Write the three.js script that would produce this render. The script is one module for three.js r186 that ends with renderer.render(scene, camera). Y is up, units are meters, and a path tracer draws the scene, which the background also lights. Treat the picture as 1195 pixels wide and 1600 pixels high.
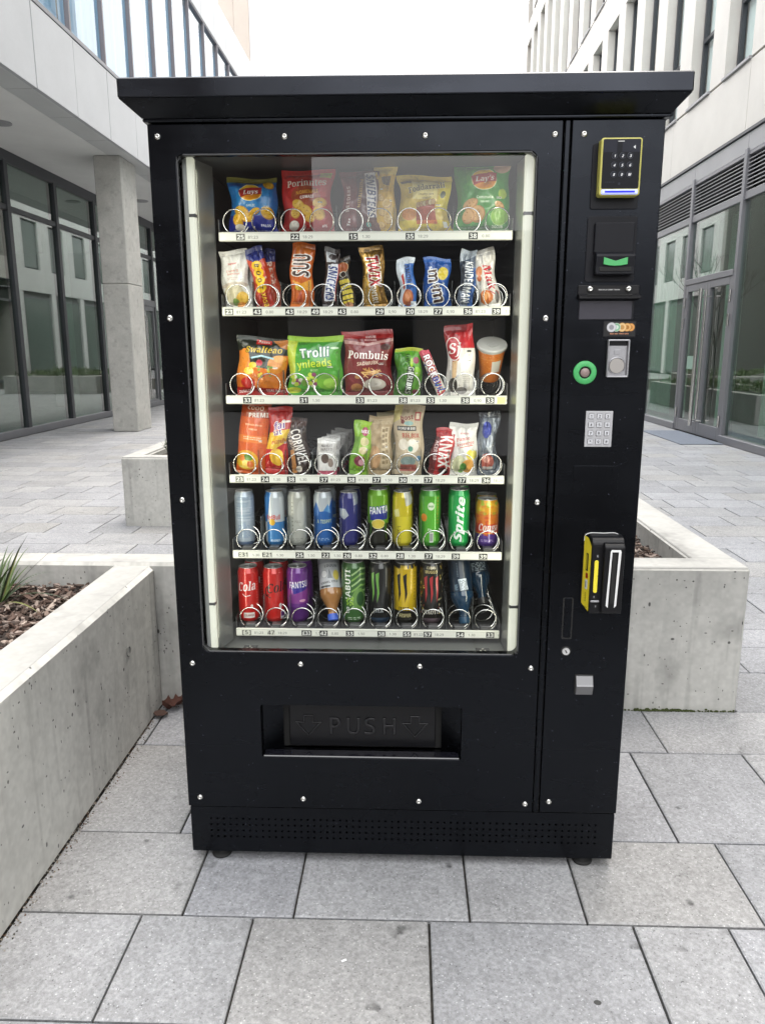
import * as THREE from 'three';
import { mergeGeometries } from 'three/addons/utils/BufferGeometryUtils.js';
import { TextGeometry } from 'three/addons/geometries/TextGeometry.js';
import { FontLoader } from 'three/addons/loaders/FontLoader.js';
import { RectAreaLightUniformsLib } from 'three/addons/lights/RectAreaLightUniformsLib.js';

// ---------- camera, sky, sun, exposure ----------
const scene = new THREE.Scene();
const camera = new THREE.PerspectiveCamera(68.285, 764 / 1024, 0.05, 900);
camera.position.set(0.0107, 1.3464, 1.7745);
camera.rotation.set(-0.21267, 0.03271, -0.00089, 'YXZ');
const renderer = new THREE.WebGLRenderer();
renderer.toneMapping = THREE.LinearToneMapping;
renderer.toneMappingExposure = 3.45;
renderer.shadowMap.enabled = true;
RectAreaLightUniformsLib.init();

{ // even white overcast sky, a little brighter overhead
  const W = 64, H = 32, d = new Float32Array(W * H * 4);
  for (let j = 0; j < H; j++) {
    const el = (j + 0.5) / H * Math.PI - Math.PI / 2, s = Math.max(0, Math.sin(el));
    const L = el < 0 ? 0.4 : 0.95 + 0.34 * s;
    for (let i = 0; i < W; i++) { const k = (j * W + i) * 4; d[k] = L; d[k + 1] = L * 0.998; d[k + 2] = L * 1.004; d[k + 3] = 1; }
  }
  const t = new THREE.DataTexture(d, W, H, THREE.RGBAFormat, THREE.FloatType);
  t.mapping = THREE.EquirectangularReflectionMapping; t.magFilter = THREE.LinearFilter; t.minFilter = THREE.LinearFilter; t.needsUpdate = true;
  scene.background = t; scene.environment = t;
}
const sun = new THREE.DirectionalLight(0xfff4e6, 0.85);
sun.position.set(3, 15, -3); sun.castShadow = true; sun.shadow.radius = 55;
sun.shadow.mapSize.set(2048, 2048);
Object.assign(sun.shadow.camera, { left: -14, right: 14, top: 20, bottom: -30, near: 0.5, far: 60 });
scene.add(sun);

// ---------- helpers ----------
let seed = 12345;
const rnd = () => { seed = (seed * 1664525 + 1013904223) >>> 0; return seed / 4294967296; };
const rr = (a, b) => a + (b - a) * rnd();
const pick = (a) => a[Math.floor(rnd() * a.length)];
const used = {};
function numbered(n) { used[n] = (used[n] || 0) + 1; return used[n] === 1 ? n : n + '_' + String(used[n] - 1).padStart(3, '0'); }
function tag(o, label, category, group, kind) { if (label) o.userData.label = label; if (category) o.userData.category = category; if (group) o.userData.group = group; if (kind) o.userData.kind = kind; return o; }
function thing(name, label, category, pos = [0, 0, 0], group) { const o = new THREE.Group(); o.name = numbered(name); o.position.set(...pos); scene.add(o); return tag(o, label, category, group); }
function part(name, geo, mat, parent, pos, rot) {
  const m = new THREE.Mesh(geo, mat); m.name = parent === scene ? numbered(name) : name; m.castShadow = m.receiveShadow = true;
  if (pos) m.position.set(...pos); if (rot) m.rotation.set(...rot);
  parent.add(m); return m;
}
function structure(name, geo, mat) { const m = part(name, geo, mat, scene); m.userData.kind = 'structure'; return m; }
// uv in metres from the dominant axis of each face
function muv(geo, ox = 0, oy = 0) {
  const g = geo.index ? geo.toNonIndexed() : geo, p = g.attributes.position, uv = new Float32Array(p.count * 2);
  const a = new THREE.Vector3(), b = new THREE.Vector3(), c = new THREE.Vector3(), n = new THREE.Vector3();
  for (let i = 0; i < p.count; i += 3) {
    a.fromBufferAttribute(p, i); b.fromBufferAttribute(p, i + 1); c.fromBufferAttribute(p, i + 2);
    n.copy(b).sub(a).cross(c.clone().sub(a)); const x = Math.abs(n.x), y = Math.abs(n.y), z = Math.abs(n.z);
    [a, b, c].forEach((v, k) => { const q = (i + k) * 2; if (y >= x && y >= z) { uv[q] = v.x + ox; uv[q + 1] = v.z + oy; } else if (x >= z) { uv[q] = v.z + ox; uv[q + 1] = v.y + oy; } else { uv[q] = v.x + ox; uv[q + 1] = v.y + oy; } });
  }
  g.setAttribute('uv', new THREE.BufferAttribute(uv, 2)); return g;
}
// chamfered box between two corners
function cb(x0, x1, y0, y1, z0, z1, c = 0.003) {
  c = Math.min(c, (x1 - x0) * 0.45, (y1 - y0) * 0.45, (z1 - z0) * 0.45);
  const P = []; const X = [x0, x1], Y = [y0, y1], Z = [z0, z1];
  const v = (i, j, k, ax) => [X[i] + (ax === 0 ? 0 : (i ? -c : c)), Y[j] + (ax === 1 ? 0 : (j ? -c : c)), Z[k] + (ax === 2 ? 0 : (k ? -c : c))];
  const ctr = [(x0 + x1) / 2, (y0 + y1) / 2, (z0 + z1) / 2];
  const tri = (a, b, d) => { const ux = b[0] - a[0], uy = b[1] - a[1], uz = b[2] - a[2], wx = d[0] - a[0], wy = d[1] - a[1], wz = d[2] - a[2]; const nx = uy * wz - uz * wy, ny = uz * wx - ux * wz, nz = ux * wy - uy * wx; const o = nx * (a[0] - ctr[0]) + ny * (a[1] - ctr[1]) + nz * (a[2] - ctr[2]); if (o >= 0) P.push(...a, ...b, ...d); else P.push(...a, ...d, ...b); };
  const quad = (a, b, d, e) => { tri(a, b, d); tri(a, d, e); };
  for (const s of [0, 1]) { quad(v(s, 0, 0, 0), v(s, 1, 0, 0), v(s, 1, 1, 0), v(s, 0, 1, 0)); quad(v(0, s, 0, 1), v(1, s, 0, 1), v(1, s, 1, 1), v(0, s, 1, 1)); quad(v(0, 0, s, 2), v(1, 0, s, 2), v(1, 1, s, 2), v(0, 1, s, 2)); }
  for (const s of [0, 1]) for (const t of [0, 1]) {
    quad(v(s, t, 0, 0), v(s, t, 1, 0), v(s, t, 1, 1), v(s, t, 0, 1)); quad(v(s, 0, t, 0), v(s, 1, t, 0), v(s, 1, t, 2), v(s, 0, t, 2)); quad(v(0, s, t, 1), v(1, s, t, 1), v(1, s, t, 2), v(0, s, t, 2));
    for (const k of [0, 1]) tri(v(s, t, k, 0), v(s, t, k, 1), v(s, t, k, 2));
  }
  const g = new THREE.BufferGeometry(); g.setAttribute('position', new THREE.Float32BufferAttribute(P, 3)); g.computeVertexNormals(); return g;
}
const box = (x0, x1, y0, y1, z0, z1, c) => muv(cb(x0, x1, y0, y1, z0, z1, c));
function merge(list) { const l = list.map((g) => { const q = g.index ? g.toNonIndexed() : g; for (const k of Object.keys(q.attributes)) if (!['position', 'normal', 'uv'].includes(k)) q.deleteAttribute(k); return q; }); return mergeGeometries(l); }
function rrect(x0, x1, y0, y1, r, S = THREE.Shape) { const s = new S(); s.moveTo(x0 + r, y0); s.lineTo(x1 - r, y0); s.absarc(x1 - r, y0 + r, r, -Math.PI / 2, 0); s.lineTo(x1, y1 - r); s.absarc(x1 - r, y1 - r, r, 0, Math.PI / 2); s.lineTo(x0 + r, y1); s.absarc(x0 + r, y1 - r, r, Math.PI / 2, Math.PI); s.lineTo(x0, y0 + r); s.absarc(x0 + r, y0 + r, r, Math.PI, Math.PI * 1.5); return s; }
function plate(shape, z0, z1, bev = 0.0015, seg = 6) { const g = new THREE.ExtrudeGeometry(shape, { depth: Math.max(1e-4, z1 - z0 - 2 * bev), bevelEnabled: bev > 0, bevelThickness: bev, bevelSize: bev, bevelOffset: -bev, bevelSegments: 2, curveSegments: seg }); g.translate(0, 0, z0 + bev); return muv(g); }
const cyl = (r0, r1, h, n = 24) => new THREE.CylinderGeometry(r0, r1, h, n);

// ---------- noise and surface textures ----------
const hash = (x, y, s) => { let h = (x * 374761393 + y * 668265263 + s * 2147483647) | 0; h = Math.imul(h ^ (h >>> 13), 1274126177); return ((h ^ (h >>> 16)) >>> 0) / 4294967296; };
function vn(x, y, p, q, s) { const i = Math.floor(x), j = Math.floor(y), f = x - i, g = y - j, u = f * f * (3 - 2 * f), v = g * g * (3 - 2 * g), m = (a, n) => ((a % n) + n) % n; const i0 = m(i, p), i1 = m(i + 1, p), j0 = m(j, q), j1 = m(j + 1, q); return (hash(i0, j0, s) * (1 - u) + hash(i1, j0, s) * u) * (1 - v) + (hash(i0, j1, s) * (1 - u) + hash(i1, j1, s) * u) * v; }
function fbm(x, y, p, q, o, s) { let a = 0, w = 0.5, t = 0; for (let k = 0; k < o; k++) { a += w * vn(x * p, y * q, p, q, s + k); t += w; w *= 0.55; p *= 2; q *= 2; } return a / t; }
function surf(N, metres, fn) { // fn(u,v) -> [r,g,b (sRGB 0-1), height 0-1]; returns colour and height maps
  const c = new Uint8Array(N * N * 4), b = new Uint8Array(N * N * 4);
  for (let j = 0; j < N; j++) for (let i = 0; i < N; i++) { const r = fn(i / N, j / N), k = (j * N + i) * 4; for (let m = 0; m < 3; m++) { c[k + m] = Math.max(0, Math.min(255, r[m] * 255)); b[k + m] = Math.max(0, Math.min(255, r[3] * 255)); } c[k + 3] = b[k + 3] = 255; }
  return [c, b].map((d, i) => { const t = new THREE.DataTexture(d, N, N); t.wrapS = t.wrapT = THREE.RepeatWrapping; t.magFilter = THREE.LinearFilter; t.minFilter = THREE.LinearMipmapLinearFilter; t.generateMipmaps = true; if (!i) t.colorSpace = THREE.SRGBColorSpace; t.repeat.set(1 / metres, 1 / metres); t.needsUpdate = true; return t; });
}
// cast concrete: mottling, trickle stains, blowholes
const pits = []; for (let i = 0; i < 640; i++) pits.push([rnd(), rnd(), rr(0.0007, 0.0024) * (rnd() < 0.1 ? 1.8 : 1), rr(0.6, 1.7)]);
const grid = new Map(); pits.forEach((p) => { const k = Math.floor(p[0] * 32) + ',' + Math.floor(p[1] * 32); if (!grid.has(k)) grid.set(k, []); grid.get(k).push(p); });
function pitAt(u, v) { let best = 0; const a = Math.floor(u * 32), b = Math.floor(v * 32); for (let i = -1; i < 2; i++) for (let j = -1; j < 2; j++) { const l = grid.get(((a + i + 32) % 32) + ',' + ((b + j + 32) % 32)); if (l) for (const p of l) { let dx = Math.abs(u - p[0]), dy = Math.abs(v - p[1]); if (dx > 0.5) dx = 1 - dx; if (dy > 0.5) dy = 1 - dy; const d = Math.hypot(dx * p[3], dy / p[3]) / p[2]; if (d < 1) best = Math.max(best, Math.min(1, (1 - d) * 3)); } } return best; }
const [concC, concB] = surf(1024, 1.6, (u, v) => {
  const m = fbm(u, v, 5, 5, 6, 1), f = fbm(u, v, 90, 90, 2, 7), st = Math.max(0, fbm(u, v, 54, 4, 3, 21) - 0.55) * 1.1, pt = pitAt(u, v), bl = Math.max(0, fbm(u, v, 12, 9, 4, 33) - 0.6) * 0.7;
  const g = 0.715 + (m - 0.5) * 0.15 + (f - 0.5) * 0.07 - st * 0.22 - bl * 0.6 - pt * 0.36; return [g * 1.004, g, g * 0.975, 0.5 + (m - 0.5) * 0.2 + (f - 0.5) * 0.2 - pt * 0.5];
});
const [capC, capB] = surf(512, 1.3, (u, v) => { const m = fbm(u, v, 6, 6, 6, 51), f = fbm(u, v, 80, 80, 2, 57), k = Math.max(0, fbm(u, v, 14, 14, 4, 59) - 0.6); const g = 0.665 + (m - 0.5) * 0.13 + (f - 0.5) * 0.05 - k * 0.3; return [g * 1.004, g, g * 0.98, 0.5 + (f - 0.5) * 0.5]; });
// granite-faced paving slab
const [slabC, slabB] = surf(1024, 1.35, (u, v) => {
  const m = fbm(u, v, 4, 4, 5, 61), c = fbm(u, v, 42, 42, 3, 67), f = hash(Math.floor(u * 1024), Math.floor(v * 1024), 71), f2 = hash(Math.floor(u * 512), Math.floor(v * 512), 73), n = fbm(u, v, 210, 210, 2, 79);
  let g = 0.57 + (m - 0.5) * 0.09 + (c - 0.5) * 0.05 + (n - 0.5) * 0.16 + (f - 0.5) * 0.09; if (f2 > 0.992) g += 0.18; if (f2 < 0.008) g -= 0.17;
  const d = Math.max(0, fbm(u, v, 24, 24, 3, 83) - 0.8) * 1.4; g -= d; return [g * 0.99, g * 0.996, g * 1.012, 0.5 + (n - 0.5) * 0.7 + (c - 0.5) * 0.4 - d];
});
const [grimeC, grimeB] = surf(256, 0.5, (u, v) => { const n = fbm(u, v, 40, 40, 3, 91), g = 0.2 + (n - 0.5) * 0.25; return [g * 1.04, g, g * 0.92, n]; });
const [panC, panB] = surf(512, 2.2, (u, v) => { const m = fbm(u, v, 5, 5, 5, 101), f = fbm(u, v, 70, 70, 2, 103); const g = 0.93 + (m - 0.5) * 0.06 + (f - 0.5) * 0.012; return [g, g, g, 0.5 + (m - 0.5) * 0.5]; });
const [coatC, coatB] = surf(256, 0.05, (u, v) => { const n = fbm(u, v, 48, 48, 2, 111), g = 0.9 + (n - 0.5) * 0.2; return [g, g, g, n]; });
const [smudgeC, smudgeR] = surf(512, 0.9, (u, v) => { const m = fbm(u, v, 6, 6, 5, 121), s = fbm(u, v, 3, 30, 3, 123); const sp = hash(Math.floor(u * 512), Math.floor(v * 512), 127), g = sp > 0.99965 ? 0.5 : 0.022, r = 0.28 + (m - 0.5) * 0.26 + (s - 0.5) * 0.14; return [g, g, g, r]; });

// crinkled foil: sharp creases between flat facets
const [foilC, foilB] = surf(512, 1, (u, v) => { const a = fbm(u, v, 4, 5, 2, 141), b = fbm(u, v, 7, 5, 2, 151), r = 1 - Math.abs(2 * a - 1) * 2.2, q = 1 - Math.abs(2 * b - 1) * 2.4; return [0.9, 0.9, 0.9, Math.max(0, r) ** 2 * 0.6 + Math.max(0, q) ** 2 * 0.4]; });

// ---------- materials ----------
const L = (r, g, b) => new THREE.Color().setRGB(r, g, b);
const std = (o) => new THREE.MeshStandardMaterial(o), phy = (o) => new THREE.MeshPhysicalMaterial(o);
const M = {
  concrete: std({ map: concC, bumpMap: concB, bumpScale: 0.0025, roughness: 0.85 }),
  litConcrete: std({ map: concC, color: L(1.22, 1.22, 1.22), bumpMap: concB, bumpScale: 0.0025, roughness: 0.85 }),  // same concrete, colour raised to stand in for light missing on the long wall
  cap: std({ map: capC, bumpMap: capB, bumpScale: 0.001, roughness: 0.82 }),
  grout: std({ map: grimeC, bumpMap: grimeB, bumpScale: 0.004, roughness: 1 }),
  ground: std({ map: slabC, color: L(0.85, 0.85, 0.85), roughness: 0.8 }),
  whitePanel: std({ map: panC, color: L(0.51, 0.52, 0.54), bumpMap: panB, bumpScale: 0.0015, roughness: 0.42 }),
  creamPanel: std({ map: panC, color: L(0.66, 0.635, 0.59), bumpMap: panB, bumpScale: 0.0015, roughness: 0.5 }),
  greyPanel: std({ map: panC, color: L(0.36, 0.36, 0.37), roughness: 0.5 }),
  beige: std({ map: panC, color: L(0.5, 0.44, 0.385), roughness: 0.6 }),
  soffit: std({ map: panC, color: L(0.85, 0.85, 0.83), roughness: 0.6 }),
  soffitPanel: std({ map: panC, color: L(0.62, 0.63, 0.63), roughness: 0.38 }),
  darkGap: std({ color: L(0.05, 0.05, 0.05), roughness: 0.9 }),
  frame: std({ color: L(0.045, 0.048, 0.055), roughness: 0.42, metalness: 0.2 }),
  greyFrame: std({ color: L(0.2, 0.2, 0.215), roughness: 0.4, metalness: 0.4 }),
  mullion: std({ color: L(0.2, 0.185, 0.2), roughness: 0.45 }),
  steel: std({ color: L(0.68, 0.67, 0.64), roughness: 0.27, metalness: 1 }),
  louvre: std({ color: L(0.42, 0.42, 0.43), roughness: 0.45, metalness: 0.2 }),
  glass: phy({ color: L(0.62, 0.76, 0.69), roughness: 0.0, metalness: 0, transmission: 1, thickness: 0, ior: 2.33 }),
  blindCloth: phy({ color: L(0.4, 0.56, 0.72), roughness: 1, transmission: 0.3, thickness: 0 }),
  glassUpper: phy({ color: L(0.86, 0.92, 0.91), roughness: 0.0, transmission: 1, thickness: 0, ior: 1.9 }),
  glassSky: phy({ color: L(0.8, 0.9, 0.95), roughness: 0.0, transmission: 1, thickness: 0, ior: 1.65 }),
  inFloor: std({ color: L(0.2, 0.2, 0.2), roughness: 0.5 }), inWall: std({ color: L(0.26, 0.27, 0.26), roughness: 0.9 }), inCeil: std({ color: L(0.4, 0.4, 0.4), roughness: 0.9 }),
  curtain: phy({ color: L(0.78, 0.88, 0.81), roughness: 1, transmission: 0.4, thickness: 0 }),
  whiteWall: std({ map: panC, color: L(0.9, 0.9, 0.89), roughness: 0.7 }),
  white: std({ color: L(0.78, 0.79, 0.8), roughness: 0.9 }),
  black: phy({ map: smudgeC, color: L(0.8, 0.85, 1.15), specularIntensity: 0.55, specularColor: L(0.78, 0.85, 1), roughness: 1, roughnessMap: smudgeR, bumpMap: coatB, bumpScale: 0.00006 }),
  canopyBlack: phy({ map: smudgeC, color: L(0.9, 0.95, 1.3), specularIntensity: 0.95, specularColor: L(0.78, 0.84, 1), roughness: 1, roughnessMap: smudgeR, bumpMap: coatB, bumpScale: 0.00006 }),
  blackPlastic: phy({ specularIntensity: 0.6, color: L(0.008, 0.008, 0.0095), roughness: 0.34 }),
  blackPlate: phy({ specularIntensity: 0.4, color: L(0.01, 0.0105, 0.014), roughness: 0.45 }),
  gloss: phy({ color: L(0.008, 0.008, 0.012), roughness: 0.08, clearcoat: 1, clearcoatRoughness: 0.04 }),
  bolt: std({ color: L(0.72, 0.71, 0.68), roughness: 0.22, metalness: 1 }),
  wire: std({ color: L(0.86, 0.86, 0.84), roughness: 0.2, metalness: 1 }),
  tray: std({ color: L(0.05, 0.052, 0.055), roughness: 0.45, metalness: 0.5 }),
  inside: std({ color: L(0.03, 0.033, 0.034), roughness: 0.5 }), liner: std({ color: L(0.34, 0.35, 0.34), roughness: 0.4, metalness: 0.25 }),
  reflector: std({ color: L(0.15, 0.155, 0.15), roughness: 0.3, metalness: 0.2 }),
  divider: phy({ color: L(0.5, 0.53, 0.53), roughness: 0.12, transmission: 0.8, thickness: 0 }),
  clip: std({ color: L(0.09, 0.09, 0.092), roughness: 0.4, metalness: 0.5 }),
  led: std({ color: L(0.6, 0.6, 0.54), emissive: L(1, 1, 0.8), emissiveIntensity: 0.105, roughness: 0.4 }),
  pane: phy({ color: L(0.98, 1, 0.99), roughness: 0.0, transmission: 1, thickness: 0, ior: 1.52 }),
  gasket: std({ color: L(0.06, 0.062, 0.065), roughness: 0.25 }),
  yellow: std({ color: L(0.56, 0.52, 0.13), roughness: 0.4 }), silver: std({ color: L(0.42, 0.42, 0.44), roughness: 0.35, metalness: 0.75 }),
  green: std({ color: L(0.07, 0.42, 0.13), roughness: 0.4 }), whitePlastic: std({ color: L(0.78, 0.78, 0.78), roughness: 0.4 }),
  latch: std({ color: L(0.2, 0.2, 0.205), roughness: 0.4, metalness: 0.7 }), relief: phy({ color: L(0.007, 0.007, 0.009), roughness: 0.2, specularIntensity: 1 }),
  alu: std({ color: L(0.74, 0.74, 0.74), roughness: 0.4, metalness: 0.65 }), rubber: std({ color: L(0.012, 0.012, 0.012), roughness: 0.75 }),
};

// ---------- ground and paving ----------
{ const g = new THREE.PlaneGeometry(700, 700); g.rotateX(-Math.PI / 2); g.translate(0, -0.03, 0); structure('ground', muv(g), M.ground); }
const PLANTERS = [[-3.2, -0.93, -1.04, 2.4], [-3.2, 1.26, -1.04, -0.91], [0.2, 1.26, -3.4, -0.91], [-2.17, -0.7, -6.6, -3.88]];
{
  const pav = thing('pavement', null, null); pav.userData.kind = 'structure';
  { const g = new THREE.PlaneGeometry(13.5, 42); g.rotateX(-Math.PI / 2); g.translate(-0.9, -0.012, -13); part('joint_bed', muv(g), M.grout, pav); }
  const tones = [[1, 1, 1], [0.95, 0.955, 0.98], [1.07, 1.065, 1.06], [1.01, 0.995, 0.965], [0.92, 0.925, 0.94], [1.04, 1.045, 1.07]].map((t) => std({ map: slabC, bumpMap: slabB, bumpScale: 0.0016, roughness: 0.74, color: L(t[0] * 0.98, t[1] * 0.98, t[2] * 0.98) }));
  function slabGeo(x0, x1, z0, z1, y, c, ox, oy) { // top, four chamfers and four sides
    const P = [], a = [x0 + c, z0 + c], b = [x1 - c, z1 - c]; const T = [[a[0], y, a[1]], [a[0], y, b[1]], [b[0], y, b[1]], [b[0], y, a[1]]], O = [[x0, y - c * 0.8, z0], [x0, y - c * 0.8, z1], [x1, y - c * 0.8, z1], [x1, y - c * 0.8, z0]], B = O.map((v) => [v[0], -0.02, v[2]]);
    const q = (p, r, s, t) => P.push(...p, ...r, ...s, ...p, ...s, ...t); q(...T); for (let i = 0; i < 4; i++) { const j = (i + 1) % 4; q(T[j], T[i], O[i], O[j]); q(O[j], O[i], B[i], B[j]); }
    const g = new THREE.BufferGeometry(); g.setAttribute('position', new THREE.Float32BufferAttribute(P, 3)); g.computeVertexNormals(); return muv(g, ox, oy);
  }
  const slabs = [];
  function row(z0, z1, x0, x1, joints = []) {
    const J = [...joints].sort((a, b) => a - b), X = J.length ? [...J] : [rr(x0, x0 + 0.4)], len = () => pick([0.3, 0.45, 0.45, 0.6, 0.4, 0.5]);
    while (X[0] > x0) X.unshift(X[0] - len()); while (X[X.length - 1] < x1) X.push(X[X.length - 1] + len());
    for (let i = 0; i + 1 < X.length; i++) { const a = Math.max(x0, X[i]), b = Math.min(x1, X[i + 1]); if (b - a > 0.03) slabs.push([a, b, z0, z1]); }
  }
  // around the machine
  row(1.4, 1.8, -0.93, 3.2); row(1.1, 1.4, -0.93, 3.2); row(0.8, 1.1, -0.93, 3.2); row(0.502, 0.8, -0.93, 3.2, [-0.41, 0.2, 0.66]);
  row(0.2, 0.502, -0.93, 3.2, [-0.627, -0.354, 0.07, 0.555, 0.78]); row(-0.117, 0.2, -0.93, 3.2, [-0.53, -0.258, 0.169, 0.45, 0.872]);
  row(-0.599, -0.117, -0.93, 3.2, [-0.628, 0.1, 0.775, 1.151]); row(-0.908, -0.599, -0.93, 3.2, [-0.3, 0.35, 0.906]);
  // plaza behind, one pitch on each side of the machine
  let z = -1.05; for (const e of [-1.35, -1.66, -1.98, -2.3, -2.55, -2.8, -3.077]) { row(e, z, -6.04, 0.02); z = e; }
  const LJ = [[-2.37, -1.883], [-2.844, -2.26, -1.77], [-2.72, -2.37, -2.045], [-2.844, -2.37, -1.9], [-3.21, -2.98, -2.5], [-3.39, -2.85, -2.3]];
  for (let k = 0; z > -24; k++) { const e = k === 0 ? -3.335 : z - 0.32; row(e, z, -6.04, 0.02, LJ[k]); z = e; }
  z = -0.908; for (const e of [-1.27, -1.55, -1.78, -2.02, -2.34, -2.67, -3.0, -3.33]) { row(e, z, 1.265, 4.56, e === -1.27 ? [1.535] : e === -3.33 ? [2.211] : []); z = e; }
  const RJ = [[], [2.209, 2.9], [2.568], [2.207, 2.749], [2.636, 3.1], [2.752, 3.01], [2.616, 3.25]];
  for (let k = 0; z > -24; k++) { const e = z - 0.347; row(e, z, 0.02, 4.56, RJ[k]); z = e; }
  // 300 that show largest become parts, the others are joined
  camera.updateMatrixWorld(); camera.updateProjectionMatrix();
  const v = new THREE.Vector3(); const list = [];
  for (const s of slabs) {
    if (PLANTERS.some((p) => s[0] > p[0] + 0.02 && s[1] < p[1] - 0.02 && s[2] > p[2] + 0.02 && s[3] < p[3] - 0.02)) continue;
    const q = [[s[0], s[2]], [s[1], s[2]], [s[0], s[3]], [s[1], s[3]]].map(([x, w]) => { v.set(x, 0, w).project(camera); return [v.x, v.y, v.z]; });
    const x0 = Math.max(-1, Math.min(...q.map((a) => a[0]))), x1 = Math.min(1, Math.max(...q.map((a) => a[0]))), y0 = Math.max(-1, Math.min(...q.map((a) => a[1]))), y1 = Math.min(1, Math.max(...q.map((a) => a[1])));
    const behind = s[3] < -0.95 && x0 > -0.6 && x1 < 0.63;
    list.push([(x1 > x0 && y1 > y0 && q.every((a) => a[2] < 1) && !behind) ? (x1 - x0) * (y1 - y0) : 0, s]);
  }
  list.sort((a, b) => b[0] - a[0]); const rest = [];
  list.forEach(([sh, s], i) => { const g = i < 60 ? 0.0028 : 0.0046, y = rr(-0.0012, 0.0012), geo = slabGeo(s[0] + g + rr(-0.0007, 0.0007), s[1] - g, s[2] + g, s[3] - g + rr(-0.0007, 0.0007), y, 0.0035, rr(0, 9), rr(0, 9)); if (i < 300 && sh > 0) part('paving_slab', geo, pick(tones), pav); else rest.push(geo); });
  part('distant_paving', mergeGeometries(rest), tones[0], pav).userData.kind = 'stuff';
}

// ---------- concrete planters ----------
function wallGeo(x0, x1, y1, z0, z1, y0 = -0.01) { return box(x0, x1, y0, y1, z0, z1, 0.011); }
{
  const p = thing('concrete_planter', 'grey concrete planter with a long wall beside the machine and a grass tuft inside', 'planter');
  part('side_wall', muv(cb(-1.09, -0.93, -0.01, 0.556, -0.912, 2.4, 0.014), 0.35, 0.1), M.litConcrete, p);
  part('coping', box(-1.078, -0.942, 0.54, 0.5575, -0.905, 2.38, 0.004), M.cap, p);
  part('back_wall', muv(cb(-3.2, 0.19, -0.01, 0.566, -1.045, -0.908, 0.011), 1.3, 0.4), M.concrete, p);
  part('coping', box(-3.19, 0.18, 0.55, 0.5675, -1.036, -0.917, 0.004), M.cap, p);
  part('front_wall', wallGeo(-3.2, -0.945, 0.55, 2.41, 2.55), M.concrete, p); part('outer_wall', wallGeo(-3.36, -3.21, 0.56, -1.04, 2.55), M.concrete, p);
  // tie hole left by the shutter
  const h = new THREE.LatheGeometry([[0.0, -0.004], [0.0125, -0.003], [0.0145, 0.0022], [0.0165, 0.003], [0.019, 0.0]].map((a) => new THREE.Vector2(...a)), 22); h.rotateZ(-Math.PI / 2);
  part('tie_hole', muv(h), std({ map: concC, color: L(0.62, 0.62, 0.62), roughness: 0.95 }), p, [-0.9285, 0.345, -0.6]);
}
{
  const p = thing('concrete_planter', 'pale concrete planter with bark mulch standing behind the card terminal side of the machine', 'planter');
  part('front_wall', muv(cb(0.2, 1.262, -0.01, 0.562, -1.045, -0.908, 0.008), 0.2, 0.75), M.concrete, p);
  part('coping', box(0.21, 1.2565, 0.55, 0.5665, -1.04, -0.914, 0.004), M.cap, p);
  part('side_wall', muv(cb(1.09, 1.26, -0.01, 0.562, -3.4, -1.046, 0.008), 0.9, 0.1), M.concrete, p);
  part('coping', box(1.096, 1.2545, 0.55, 0.5665, -3.39, -1.041, 0.004), M.cap, p);
  part('inner_wall', wallGeo(0.2, 0.35, 0.562, -3.4, -1.046), M.concrete, p); part('back_wall', wallGeo(0.351, 1.089, 0.562, -3.4, -3.25), M.concrete, p);
}
{
  const p = thing('concrete_planter', 'small concrete planter with low green plants standing out on the plaza near the column', 'planter');
  part('front_wall', muv(cb(-2.17, -0.7, -0.01, 0.534, -4.01, -3.88, 0.008), 0.6, 0.05), M.concrete, p); part('coping', box(-2.165, -0.71, 0.525, 0.5425, -4.003, -3.887, 0.004), M.cap, p);
  part('side_wall', wallGeo(-2.17, -2.03, 0.534, -6.6, -4.011), M.concrete, p); part('coping', box(-2.163, -2.037, 0.525, 0.5425, -6.59, -4.004, 0.004), M.cap, p);
  part('inner_wall', wallGeo(-0.84, -0.7, 0.534, -6.6, -4.011), M.concrete, p); part('back_wall', wallGeo(-2.029, -0.841, 0.534, -6.6, -6.46), M.concrete, p);
}
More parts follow.
